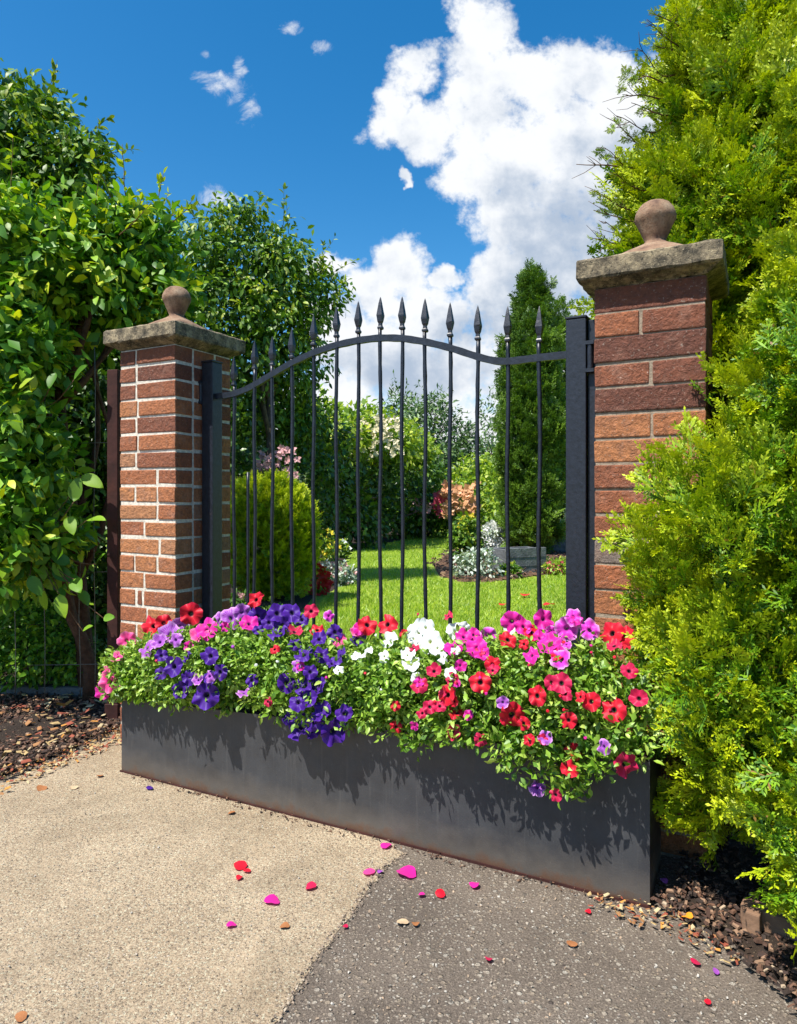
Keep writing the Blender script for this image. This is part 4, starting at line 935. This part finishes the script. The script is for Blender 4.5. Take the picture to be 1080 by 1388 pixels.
# ================================================================ PLANTING ON THE LEFT
rg = np.random.default_rng(51); TB = T_broad(.18, .12)
def left_shrub():
    lo = [E(95, 370, 3.75, 130, 95, .5), E(30, 330, 3.6, 90, 70, .4), E(190, 330, 3.95, 65, 62, .35), E(215, 395, 4.0, 50, 55, .3), E(20, 480, 3.45, 75, 110, .4), E(25, 620, 3.4, 85, 110, .36),
          E(30, 730, 3.35, 85, 75, .34), E(-60, 550, 3.6, 110, 260, .5), E(80, 440, 3.85, 85, 45, .35)]
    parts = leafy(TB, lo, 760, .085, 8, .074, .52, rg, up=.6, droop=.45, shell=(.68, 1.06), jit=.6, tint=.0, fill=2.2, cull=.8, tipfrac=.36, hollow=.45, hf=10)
    lf, tw = shoots(TB, lo[:4], 26, .22, .06, .5, rg, 12, bias=(0, -.1, 1.1), tint=.55)
    wood = limbs((P(120, 905, 3.75) * np.array([1, 1, 0])), lo, .05, rg, 12)
    t = plant('broad_leaved_shrub', 'large broad leaved green shrub left of the left pillar', 'shrub', P(120, 905, 3.75) * np.array([1, 1, 0]), parts + [lf], M['bigleaf'], wood, M['bark'])
    link('twigs', tri_mesh('twigs', *tw), M['twig'], t, True)
    # individual big leaves hanging over the dark gap by the post
    L_ = []
    for (px, py, ln, ang) in ((110, 645, 36, -25), (92, 700, 30, -60), (75, 505, 26, -100), (100, 515, 34, 40), (118, 705, 32, 5), (100, 680, 36, 80), (70, 770, 36, -30), (100, 785, 34, -35), (80, 805, 34, -70), (40, 780, 32, -60), (108, 800, 26, -50), (112, 855, 18, 30), (140, 838, 20, 10), (60, 800, 30, -95), (128, 820, 16, 160), (50, 690, 30, 60), (25, 715, 32, -80), (70, 740, 30, 20), (15, 560, 30, -60), (55, 575, 28, 80), (130, 765, 24, 50), (95, 765, 30, 150)):
        p = P(px, py, 3.22 + rg.normal() * .05); a = R(ang); d = np.array([math.cos(a), rg.normal() * .3 - .2, math.sin(a)]); L_.append((p, d, ln * 3.25 / F))
    pos = np.array([a for a, b, c in L_]); dd = np.array([b for a, b, c in L_]); sz = np.array([c for a, b, c in L_]); n = len(L_)
    V, T, A = scatter(T_fine(), pos, frames(dd, nrmz(np.array([0, -.6, .6]) + unit(n, rg) * .35)), sz, .55, rg.normal(.05, .1, n))
    st = []
    for (p, d, l) in L_:
        c = P(45, 720, 3.4) if p[2] < 1.2 else P(40, 560, 3.45); kk = np.linspace(0, 1, 6)[:, None]; st.append(tube_arrays(p + (c - p) * kk * .8 + np.array([0, 0, -.04]) * np.sin(kk * 3.1), .0022, 4))
    link('hanging_leaves', tri_mesh('hanging_leaves', V, T, {'tint': A}), M['bigleaf'], t, True); link('leaf_stalks', tri_mesh('leaf_stalks', *join(st)), M['twig'], t, True)
    # peeling trunk seen in the gap
    q = np.array([P(66, 560, 3.5), P(72, 620, 3.5), P(68, 670, 3.52), P(80, 740, 3.55), P(95, 830, 3.6), P(112, 870, 3.6), P(122, 905, 3.62), P(124, 950, 3.62)])
    tube('side_trunk', q, (.014, .022, .028, .028, .030, .032, .034, .04), M['bark'], t, 10, .09)
left_shrub()
rg = np.random.default_rng(52)
def tree(name, label, cat, lobes, base, m, size, width, nc, cr, per, woodr=.06, tpl=None, fill=.4, tint=0, tipfrac=.15, nsh=14, shl=.3, droop=.4, up=.5, jit=.6, shell=(.75, 1.03), cull=.75, group=None, wm=None, seed=0, nl=5):
    rg = np.random.default_rng(900 + seed); tpl = tpl or T_small()
    parts = leafy(tpl, lobes, nc, cr, per, size, width, rg, up=up, droop=droop, shell=shell, jit=jit, tint=tint, fill=fill, cull=cull, tipfrac=tipfrac)
    if nsh:
        lf, tw = shoots(tpl, lobes, nsh, shl, size * .9, width, rg, 16, tint=.3)
        parts.append(lf)
    wood = limbs(base, lobes, woodr, rg, nl)
    if nsh: wood = join([wood, tw])
    return plant(name, label, cat, base, parts, m, wood, wm or M['greybark'], group)
def gb(px, py): g = G(px, py); return (g[0], g[1], 0)
# tall tree at the upper left
tree('leafy_tree', 'tall leafy tree at the upper left above the broad leaved shrub', 'tree',
     [E(20, 200, 5.6, 75, 65, .55), E(100, 245, 5.6, 50, 50, .45), E(120, 200, 5.6, 22, 20, .2), E(10, 280, 5.4, 90, 75, .5), E(-60, 250, 5.6, 100, 130, .6), E(80, 300, 5.6, 60, 45, .4), E(60, 150, 5.7, 30, 28, .2), E(-30, 450, 5.6, 120, 130, .6), E(15, 130, 5.7, 22, 24, .2)],
     (-3.1, 5.6, 0), M['fineleaf'], .085, .48, 620, .14, 9, .09, T_broad(.3, .15), seed=1, nsh=36, shl=.28, droop=.6, fill=1.6)
# small tree behind the left of the gate
tree('weeping_tree', 'small rounded tree with fine drooping leaves behind the left of the gate', 'tree',
     [E(300, 345, 8.6, 66, 55, 0.59), E(365, 360, 8.8, 66, 55, 0.59), E(270, 420, 8.4, 60, 70, 0.52), E(345, 440, 8.6, 80, 80, 0.65), E(415, 405, 8.9, 46, 48, 0.45), E(400, 480, 8.9, 45, 60, 0.45), E(300, 520, 8.8, 80, 80, 0.65), E(370, 560, 9.3, 70, 60, 0.65), E(440, 400, 8.9, 22, 26, 0.26), E(330, 295, 8.6, 28, 20, 0.26)],
     gb(350, 795), M['fineleaf'], .095, .45, 760, .17, 9, .08, T_broad(.3, .15), seed=2, nsh=34, shl=.42, fill=1.5, droop=.8)
# low shrub in the deep shade at the foot of the big one
tree('low_shrub', 'low small leaved green shrub at the back of the left mulch bed', 'shrub',
     [E(15, 880, 3.72, 55, 52, .16), E(60, 888, 3.76, 45, 46, .15), E(102, 900, 3.8, 30, 34, .12), E(70, 850, 3.8, 40, 30, .12), E(20, 830, 3.8, 40, 30, .12), E(-50, 870, 3.8, 60, 60, .2)],
     gb(30, 945), M['bigleaf'], .036, .55, 330, .055, 8, .012, T_broad(), seed=3, nsh=10, shl=.12, tipfrac=0, fill=.6)
# dark hedge of shrubs behind the wire fence, giving the deep shade
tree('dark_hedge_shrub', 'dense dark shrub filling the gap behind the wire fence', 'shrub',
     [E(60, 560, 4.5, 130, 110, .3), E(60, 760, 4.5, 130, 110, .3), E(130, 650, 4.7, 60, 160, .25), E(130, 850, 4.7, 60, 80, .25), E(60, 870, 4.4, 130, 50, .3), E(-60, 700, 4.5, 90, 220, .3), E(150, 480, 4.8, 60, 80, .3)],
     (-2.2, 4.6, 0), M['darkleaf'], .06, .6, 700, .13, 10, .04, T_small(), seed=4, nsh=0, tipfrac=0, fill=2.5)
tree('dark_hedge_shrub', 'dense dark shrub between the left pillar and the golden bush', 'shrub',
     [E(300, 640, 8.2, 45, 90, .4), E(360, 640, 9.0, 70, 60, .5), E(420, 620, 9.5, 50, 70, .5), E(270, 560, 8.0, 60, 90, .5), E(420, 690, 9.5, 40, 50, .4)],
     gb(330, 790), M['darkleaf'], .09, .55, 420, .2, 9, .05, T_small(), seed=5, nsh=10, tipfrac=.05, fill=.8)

# golden rounded conifer behind the gate
rg = np.random.default_rng(61); c0 = G(362, 822)
gl = [((c0[0] - .03, c0[1] + .35, .55), (.43, .42, .56)), ((c0[0] - .2, c0[1] + .35, .85), (.27, .3, .42)), ((c0[0] + .16, c0[1] + .35, .72), (.29, .3, .48)), ((c0[0] - .02, c0[1] + .4, .98), (.27, .27, .30))]
plant('golden_bush', 'rounded golden conifer bush behind the left gate bars', 'bush', (c0[0], c0[1] + .35, 0), conifer(gl, 430, .06, 8, .11, rg, up=.7, tint=.08, hollow=.25, hf=10), M['gold'], limbs((c0[0], c0[1] + .35, 0), gl, .03, rg, 4), M['bark'])

# ================================================================ GARDEN BEYOND THE GATE
left_border = [G(280, 880), G(425, 838), G(436, 812), G(470, 795), G(484, 783), G(470, 770), G(478, 748), (.3 * 0 + G(560, 729)[0], G(560, 729)[1]), G(592, 719), G(592, 704), G(250, 704), G(200, 800)]
bumpy_sheet('soil_bed', left_border, M['soil'], .0, .03, .16, 7, edge=.2)
isl = [G(580, 768), G(592, 782), G(625, 790), (G(680, 789)[0], G(680, 789)[1]), G(750, 779), G(830, 776), G(900, 772), G(900, 735), G(700, 733), G(640, 735), G(600, 752)]
bumpy_sheet('mulch_bed', isl, M['mulch'], .0, .05, .10, 8, edge=.35)
chips('bark_mulch', isl, 3500, .06, M['chip'], .05, 28); 
farbed = [G(590, 718), G(655, 716), G(700, 722), G(760, 724), G(840, 724), G(900, 705), G(560, 704)]
bumpy_sheet('soil_bed', farbed, M['soil'], .0, .03, .3, 9, edge=.3)
# grass blades over the nearer lawn
def grass():
    rg = np.random.default_rng(71); n = 150000
    y = 3.2 + (rg.random(n) ** 1.5) * 16; x = (rg.random(n) * 0.62 - .20) * y * 1.05; pos = np.column_stack([x, y, np.full(n, -.004)])
    keep = pos @ NX > 2.5
    for poly in (left_border, isl):
        pl = np.array([p[:2] for p in poly]); ins = np.zeros(n, bool)
        for i in range(len(pl)):
            a, b = pl[i], pl[(i + 1) % len(pl)]; ins ^= ((a[1] > y) != (b[1] > y)) & (x < (b[0] - a[0]) * (y - a[1]) / (b[1] - a[1] + 1e-12) + a[0])
        keep &= ~ins
    pos = pos[keep]; n = len(pos); d = nrmz(np.column_stack([rg.normal(size=(n, 2)) * .55, np.ones(n)]))
    V, T, A = scatter(T_blade(), pos, frames(d, unit(n, rg)), .04 * rg.uniform(.5, 1.4, n), .14 * (1 + pos[:, 1] * .06))
    o = link('grass', tri_mesh('grass', V, T, smooth=False), M['grass']); tag(o, kind='stuff')
grass()
# clipped hedge and flowering climber
tree('clipped_hedge', 'dark clipped hedge along the far left edge of the lawn', 'hedge',
     [E(450, 665, 15, 45, 75, 1.0), E(500, 662, 17, 40, 62, 1.0), E(545, 660, 19, 34, 52, 1.0), E(578, 660, 21, 22, 46, 1.0), E(430, 620, 14.5, 40, 60, 1.0), E(475, 715, 15, 40, 36, .6), E(540, 700, 18.5, 40, 28, .6)],
     (-.6, 17.5, 0), M['darkleaf'], .15, .6, 700, .35, 9, .06, T_small(), seed=6, nsh=0, tipfrac=.05, fill=.8)
tree('flowering_climber', 'pale flowering climber heaped on top of the clipped hedge', 'climber',
     [E(455, 590, 14.2, 34, 30, .7), E(495, 578, 15.4, 36, 26, .7), E(535, 592, 17, 30, 24, .7), E(562, 612, 18.4, 22, 18, .6), E(432, 560, 14.2, 20, 24, .5), E(515, 604, 16.4, 40, 20, .6)],
     (-.8, 17.3, 0), M['yellowleaf'], .16, .6, 380, .3, 8, .05, T_small(), seed=7, nsh=12, shl=.6)
def blooms(parent, pts, depth, m, size, rg, name='blossom'):
    pos = np.array([P(px, py, depth + rg.normal() * .1) for px, py in pts]); n = len(pos); parts = []
    for k in range(5):
        dd = np.column_stack([np.cos(k * 1.257 + rg.random(n)), np.full(n, -.3), np.sin(k * 1.257 + rg.random(n))]); parts.append(scatter(T_small(), pos, frames(dd, nrmz(np.array([0, -1, .4]) + unit(n, rg) * .3)), size * rg.uniform(.7, 1.3, n), .8, np.zeros(n)))
    V, T, A = cat_scatter(parts); return link(name, tri_mesh(name, V, T, {'tint': A}), m, parent, True)
rgb_ = np.random.default_rng(81)
def flat(name, c): return foliage(name, tuple(x * .8 for x in c), c, tuple(min(1, x * 1.15) for x in c), trans=.2, vary=4, transcol=1.0)
M['cream'] = flat('cream_blossom', (.75, .66, .45)); M['peach'] = flat('peach_blossom', (.78, .40, .20)); M['rose'] = flat('rose_blossom', (.75, .10, .18)); M['fred'] = flat('scarlet_blossom', (.70, .02, .02)); M['fyel'] = flat('yellow_blossom', (.78, .62, .04)); M['fwhite'] = flat('white_blossom', (.8, .8, .8)); M['fpink'] = flat('pale_pink_blossom', (.75, .4, .42))
cl = [o for o in col.objects if o.name.startswith('flowering_climber')][0]
blooms(cl, [(445 + 100 * a, 565 + 55 * b) for a, b in rgb_.random((110, 2))], 14.4, M['cream'], .075, rgb_)
# pink leaved shrub behind the golden bush
t = tree('pink_tipped_shrub', 'cream and pink tipped shrub standing behind the golden bush', 'shrub', [E(365, 650, 8.6, 34, 40, .3), E(395, 665, 8.7, 18, 30, .25), E(345, 635, 8.6, 20, 24, .2)], gb(370, 800), M['variegated'], .06, .6, 90, .11, 7, .02, T_small(), seed=8, nsh=6, shl=.2)
blooms(t, [(338 + 66 * a, 608 + 40 * b) for a, b in rgb_.random((46, 2))], 8.25, M['fpink'], .05, rgb_)
# small bedding plants left of the lawn
def bedding(name, label, px, py, rpx, rpy, m, bl=None, blm=None, bsize=.03, size=.05, seed=0, cat='flower', nsh=4):
    g = G(px, py); d = g[1]; lo = [((g[0], g[1], rpy * d / F * .8), (rpx * d / F, rpx * d / F * .7, rpy * d / F))]
    t = tree(name, label, cat, lo, (g[0], g[1], 0), m, size, .55, 70, rpx * d / F * .3, 8, .008, T_broad(), seed=20 + seed, nsh=nsh, shl=.1, tipfrac=.1, fill=.5)
    if bl:
        rg = np.random.default_rng(300 + seed); u_ = unit(bl, rg); u_[:, 1] = -abs(u_[:, 1]) * .8; u_[:, 2] = u_[:, 2] * .9 + .1
        pos = lo[0][0] + u_ * np.array(lo[0][1]) * 1.05; n = bl; parts = []
        for k in range(5):
            a = k * 1.257 + rg.random(n); dd = np.column_stack([np.cos(a), np.full(n, -.3), np.sin(a)]); parts.append(scatter(T_small(), pos, frames(dd, nrmz(np.array([0, -1, .4]) + unit(n, rg) * .3)), bsize * rg.uniform(.7, 1.3, n), .8, np.zeros(n)))
        V, T, A = cat_scatter(parts); link('blossom', tri_mesh('blossom', V, T, {'tint': A}), blm, t, True)
    return t
bedding('red_bedding_plant', 'scarlet bedding plant at the foot of the golden bush', 424, 806, 20, 20, M['fineleaf'], 90, M['fred'], .06, seed=1)
bedding('silver_bedding_plant', 'silvery leaved plant with rosy blooms at the lawn edge', 455, 792, 26, 16, M['silver'], 24, M['fpink'], .035, seed=2)
bedding('yellow_bedding_plant', 'yellow flowering plant in the bed left of the lawn', 440, 762, 18, 24, M['yellowleaf'], 34, M['fyel'], .06, .07, seed=3)
bedding('white_bedding_plant', 'small plant with one white bloom near the dark hedge', 462, 757, 9, 12, M['fineleaf'], 6, M['fwhite'], .08, .07, seed=4)
bedding('dark_pink_bedding_plant', 'purple pink bedding plant low behind the left gate bars', 326, 845, 22, 22, M['darkleaf'], 26, M['fpink'], .03, .05, seed=5)
bedding('cream_hosta', 'leafy green plant under the golden bush beside the gate', 375, 850, 26, 14, M['fineleaf'], 0, None, seed=6)
# island bed
bedding('leafy_border_plant', 'bright green leafy clump at the left of the mulch island', 632, 762, 22, 34, M['fineleaf'], 0, None, .05, .10, seed=7, cat='plant')
bedding('variegated_plant', 'white and green variegated clump at the front of the mulch island', 645, 784, 30, 20, M['silver'], 0, None, .04, .07, seed=8, cat='plant')
bedding('white_flowering_plant', 'white flowering shrub behind the grey slate trough', 668, 752, 15, 24, M['silver'], 70, M['fwhite'], .09, .07, seed=9, cat='plant')
bedding('yellow_leaved_plant', 'yellow leaved plant at the back of the mulch island', 636, 745, 14, 26, M['yellowleaf'], 20, M['fyel'], .06, .08, seed=10, cat='plant')
bedding('red_bedding_plant', 'red and yellow bedding plant right of the slate trough', 758, 778, 22, 10, M['yellowleaf'], 22, M['rose'], .05, .06, seed=11)
bedding('low_green_plant', 'low green plant against the slate trough', 690, 783, 12, 9, M['fineleaf'], 0, None, .04, .06, seed=12, cat='plant')
# slate trough
def wedge(name, label, px, py, w, h, d, rz, m, cat, notch=True):
    g = G(px, py); t = empty(name, (g[0], g[1], 0), rz, label, cat); bm = bmesh.new()
    box(bm, (-w / 2, -d / 2, .0), (w / 2, -d / 2 + .05, h)); bevel(bm, .008, 2); bobj('front_slab', bm, m, t)
    bm = bmesh.new(); box(bm, (-w / 2, d / 2 - .05, .0), (w / 2, d / 2, h * .96)); bevel(bm, .008, 2); bobj('back_slab', bm, m, t)
    for s in (-1, 1):
        bm = bmesh.new(); box(bm, (s * (w / 2 - .03) - .025, -d / 2 + .053, .0), (s * (w / 2 - .03) + .025, d / 2 - .053, h * .95)); bevel(bm, .008, 2); bobj('end_slab', bm, m, t)
    if notch:
        for q in range(2):
            bm = bmesh.new(); box(bm, (-w / 2 + .02, -d / 2 - .006, h * (.33 + .33 * q)), (w / 2 - .02, -d / 2 - .0005, h * (.33 + .33 * q) + .008)); bobj('joint_strip', bm, m, t)
    return t
wedge('slate_trough', 'grey slate trough in the mulch island before the tall thuja', 702, 777, .66, .38, .45, R(24), M['slate'], 'trough')
wedge('stone_planter', 'dark stone planter behind the tall thuja by the right post', 752, 750, .7, .45, .5, R(0), M['slate'], 'planter')
# tall thuja
rg = np.random.default_rng(62); tc_ = G(729, 757)
tl = []
for z, r in ((.6, .46), (1.2, .50), (1.8, .52), (2.4, .52), (3.0, .48), (3.6, .43), (3.95, .36), (4.3, .27), (4.6, .17), (4.8, .10)):
    tl.append(((tc_[0] + rg.normal() * .05, tc_[1] + .5 + rg.normal() * .05, z), (r, r, .48)))
plant('thuja_tree', 'tall narrow dark green thuja behind the right gate bars', 'tree', (tc_[0], tc_[1] + .5, 0), conifer(tl, 640, .13, 8, .22, rg, up=.9, wid=1.3, tint=-.05, out=.7), M['thuja'], limbs((tc_[0], tc_[1] + .5, 0), tl[:4], .08, rg, 3), M['bark'])
tc2 = G(765, 745); tl2 = [((tc2[0], tc2[1] + .6, z), (r, r, .5)) for z, r in ((.6, .5), (1.4, .5), (2.2, .45), (3.0, .38), (3.8, .3), (4.4, .2), (4.8, .1))]
plant('thuja_tree', 'slim thuja tip just right of the tall thuja', 'tree', (tc2[0], tc2[1] + .6, 0), conifer(tl2, 300, .16, 8, .22, rg, up=.9, wid=1.3, tint=-.05, out=.7), M['thuja'], limbs((tc2[0], tc2[1] + .6, 0), tl2[:4], .06, rg, 3), M['bark'])
# shrubs and trees at the back
tree('grey_leaved_tree', 'grey green tree with upright tips at the back of the garden', 'tree', [E(560, 600, 25, 34, 56, 1.2), E(595, 610, 25, 36, 60, 1.2), E(590, 565, 25, 18, 28, .7), E(610, 640, 24.5, 34, 46, 1.1), E(560, 655, 25, 32, 40, 1.0), E(640, 625, 25, 20, 36, .8)], gb(590, 716), M['greyleaf'], .22, .35, 560, .42, 9, .12, T_small(), seed=9, nsh=30, shl=1.0, tipfrac=0)
tree('dark_pine_tree', 'dark wispy tree standing left of the grey green tree', 'tree', [E(538, 560, 27, 16, 28, .8), E(550, 580, 27, 18, 40, .9), E(530, 600, 27, 18, 30, .9)], gb(540, 712), M['darkleaf'], .24, .3, 160, .4, 8, .12, T_small(), seed=10, nsh=20, shl=1.0, tipfrac=0, fill=.3)
tree('wispy_tree', 'thin airy tree against the sky left of the thuja', 'tree', [E(664, 580, 30, 14, 30, .8), E(672, 610, 30, 18, 24, .9), E(650, 615, 30, 14, 16, .8)], gb(665, 710), M['greyleaf'], .24, .35, 50, .4, 6, .1, T_small(), seed=11, nsh=22, shl=1.0, tipfrac=0, fill=.1)
tree('garden_shrub', 'yellow green shrub behind the rose bush at the back', 'shrub', [E(640, 660, 22, 30, 40, 1.0), E(672, 665, 21, 26, 44, 1.0), E(668, 700, 19, 20, 26, .8)], gb(655, 722), M['yellowleaf'], .18, .5, 260, .36, 9, .06, T_small(), seed=12, nsh=14, shl=.5)
t = tree('rose_bush', 'rose bush covered in peach and orange blooms at the end of the lawn', 'rose bush', [E(622, 690, 19, 26, 28, .8), E(608, 698, 19, 16, 20, .6), E(640, 685, 19.5, 18, 24, .6)], gb(622, 727), M['fineleaf'], .14, .55, 150, .26, 8, .04, T_small(), seed=13, nsh=10, shl=.4)
blooms(t, [(600 + 48 * a, 655 + 42 * b) for a, b in rgb_.random((46, 2))], 18.2, M['peach'], .15, rgb_)
t = tree('rose_bush', 'rose bush with crimson pink blooms left of the peach roses', 'rose bush', [E(576, 700, 19.5, 24, 26, .7), E(555, 708, 19, 18, 20, .6)], gb(572, 728), M['darkleaf'], .14, .55, 140, .26, 8, .04, T_small(), seed=14, nsh=8, shl=.4)
blooms(t, [(592 + 12 * a, 672 + 24 * b) for a, b in rgb_.random((20, 2))], 18.6, M['rose'], .16, rgb_)
blooms(t, [(556 + 24 * a, 676 + 20 * b) for a, b in rgb_.random((12, 2))], 18.6, M['fpink'], .14, rgb_)
t = tree('yellow_shrub', 'yellow green flowering shrub between the thuja and the right post', 'shrub', [E(762, 700, 15, 24, 38, .7), E(790, 690, 15, 22, 34, .6)], gb(765, 745), M['yellowleaf'], .12, .55, 150, .24, 8, .04, T_small(), seed=15, nsh=8, shl=.4)
blooms(t, [(745 + 35 * a, 665 + 45 * b) for a, b in rgb_.random((22, 2))], 14.2, M['cream'], .12, rgb_)
for i, (px, d, top, hw, mk, lb) in enumerate([(700, 33, 590, 60, 'darkleaf', 'broad dark tree far behind the thuja'), (800, 31, 560, 70, 'darkleaf', 'dark tree far behind the right pillar'), (490, 30, 605, 50, 'darkleaf', 'dark tree far behind the climber covered hedge'), (390, 28, 560, 60, 'darkleaf', 'dark tree far behind the weeping tree'), (610, 34, 620, 70, 'darkleaf', 'low dark tree far behind the grey green tree'), (900, 26, 520, 80, 'darkleaf', 'dark tree far behind the conifers on the right'), (250, 24, 480, 110, 'darkleaf', 'dark tree far behind the left pillar'), (100, 24, 480, 110, 'darkleaf', 'dark tree far behind the broad leaved shrub')]):
    h = (715 - top) / 2
    tree('distant_tree', lb, 'tree', [E(px, top + h, d, hw, h, 2.0), E(px - hw * .5, top + h * 1.25, d, hw * .6, h * .75, 1.6), E(px + hw * .5, top + h * 1.2, d, hw * .6, h * .8, 1.6)], gb(px, 675 + HC * F / d), M[mk], .34, .5, 260, .8, 8, .2, T_small(), seed=30 + i, nsh=10, shl=1.2, tipfrac=.1, fill=.9, group='far background trees')

# ================================================================ FALLEN PETALS AND LEAVES
def petal_mesh(seed, m):
    rg = np.random.default_rng(seed); n = 16; V = [(0, 0, .12)]; ph = rg.uniform(0, 6)
    for r_ in (.5, 1.0):
        for k in range(n):
            a = k * 2 * math.pi / n; rr = r_ * .5 * (1 + .10 * math.sin(3 * a + ph) * r_ + .08 * math.sin(2 * a + 2 * ph) + .04 * math.sin(9 * a + ph)); V.append((rr * math.cos(a), rr * .75 * math.sin(a), .03 + .16 * r_ ** 2 * math.sin(2 * a + ph) + .05 * rg.random()))
    T = [(0, 1 + k, 1 + (k + 1) % n) for k in range(n)]
    for k in range(n): a, b = 1 + k, 1 + (k + 1) % n; T += [(a, a + n, b + n), (a, b + n, b)]
    V = np.array(V); me = tri_mesh('petal', V, np.array(T), {'rad': np.full(len(V), .6), 'ang': np.linspace(0, 6, len(V))}); me.materials.append(m); return me
M['deadleaf'] = simple('dead_leaf', (.32, .13, .05), .8, .2, 40, .4, .4, .001); M['orangeleaf'] = simple('orange_leaf', (.75, .26, .02), .7, .2, 40, .3, .4, .001); M['paleleaf'] = simple('pale_dry_leaf', (.5, .36, .22), .8, .2, 40, .3, .4, .001)
petals = [(325, 1172, 24, FL['red'], 'petal', 'largest red petal of the red cluster on the pale concrete'), (335, 1179, 12, FL['red'], 'petal', 'small red petal touching the right of the red cluster'), (324, 1188, 12, FL['red'], 'petal', 'small red petal just below the red cluster'),
 (203, 1067, 12, FL['violet'], 'petal', 'small violet petal near the planter left corner'), (421, 1200, 20, FL['crimson'], 'petal', 'crimson petal midway between the red cluster and the asphalt'), (369, 1219, 26, FL['magenta'], 'petal', 'star shaped magenta bloom fallen on the concrete'),
 (313, 1252, 16, FL['magenta'], 'petal', 'narrow pink petal nearest the camera on the concrete'), (523, 1145, 18, FL['magenta'], 'petal', 'magenta petal lying against the planter base'), (500, 1181, 20, FL['pink'], 'petal', 'faded pink petal on the edge of the asphalt'),
 (551, 1181, 36, FL['magenta'], 'petal', 'large crumpled magenta bloom on the asphalt edge'), (571, 1211, 12, FL['magenta'], 'petal', 'tiny magenta petal below the large magenta bloom'), (597, 1210, 18, FL['red'], 'petal', 'crimson red petal on asphalt right of the magenta blooms'),
 (643, 1198, 18, FL['magenta'], 'petal', 'oval magenta petal on the asphalt below the planter centre'), (662, 1298, 14, FL['crimson'], 'petal', 'small crimson petal alone on the asphalt'), (943, 1303, 16, FL['crimson'], 'petal', 'crimson petal at the edge of the conifer shade'), (970, 1315, 12, FL['striped'], 'petal', 'purple petal at the edge of the conifer shade'),
 (959, 1356, 12, FL['red'], 'petal', 'red petal on the asphalt at the lower right'), (900, 1203, 14, FL['striped'], 'petal', 'purple petal on the soil beside the planter corner'), (932, 1252, 18, M['orangeleaf'], 'leaf', 'bright orange leaf on the soil beside the planter'), (797, 1234, 10, FL['red'], 'petal', 'tiny red petal below the planter right end'),
 (545, 1248, 20, M['paleleaf'], 'leaf', 'curled pale brown leaf on the asphalt'), (563, 1250, 14, M['deadleaf'], 'leaf', 'small brown leaf beside the curled pale leaf'), (386, 1253, 16, M['deadleaf'], 'leaf', 'brown dry leaf on the concrete below the star bloom'), (28, 1376, 20, M['deadleaf'], 'leaf', 'russet leaf at the lower left corner of the concrete'),
 (314, 1100, 12, M['deadleaf'], 'leaf', 'small rosy brown leaf close to the planter base'), (56, 1067, 16, M['deadleaf'], 'leaf', 'brown leaf on the concrete beside the mulch bed'), (135, 1050, 12, M['deadleaf'], 'leaf', 'tiny brown leaf on the concrete near the planter corner'), (515, 1180, 10, FL['striped'], 'petal', 'tiny purple petal beside the faded pink petal'),
 (775, 1277, 18, M['deadleaf'], 'leaf', 'dark brown leaf sliver on the asphalt below the planter'), (468, 1254, 9, FL['crimson'], 'petal', 'tiny crimson petal on the crack beside the asphalt'), (100, 1066, 12, M['paleleaf'], 'leaf', 'pale dry leaf on the concrete near the mulch bed')]
rg = np.random.default_rng(91)
for i, (px, py, s, m, cat, lb) in enumerate(petals):
    g = G(px, py, .01); o = link('fallen_' + cat, petal_mesh(i, m)); size = s * g[1] / F * .8; zz = .002 if cat == 'petal' else .001
    on_soil = px > 890 and py < 1290
    o.location = (g[0], g[1], (.006 + zz) if not on_soil else .03); o.rotation_euler = (rg.normal() * .15, rg.normal() * .15, rg.uniform(0, 6.28)); o.scale = (size, size * 1.3, size * .45); tag(o, lb, cat, 'fallen petals on the drive' if cat == 'petal' else 'dry leaves on the drive')
for i, (px, py, s, lb) in enumerate([(711, 806, 14, 'upper red leaf fallen on the lawn'), (681, 819, 12, 'left red leaf fallen on the lawn'), (744, 819, 15, 'right red leaf fallen on the lawn')]):
    g = G(px, py, .03); o = link('fallen_leaf', petal_mesh(60 + i, M['fred'])); z = s * g[1] / F; o.location = (g[0], g[1], .03); o.scale = (z, z, z * .6); tag(o, lb, 'leaf', 'red leaves on the lawn')
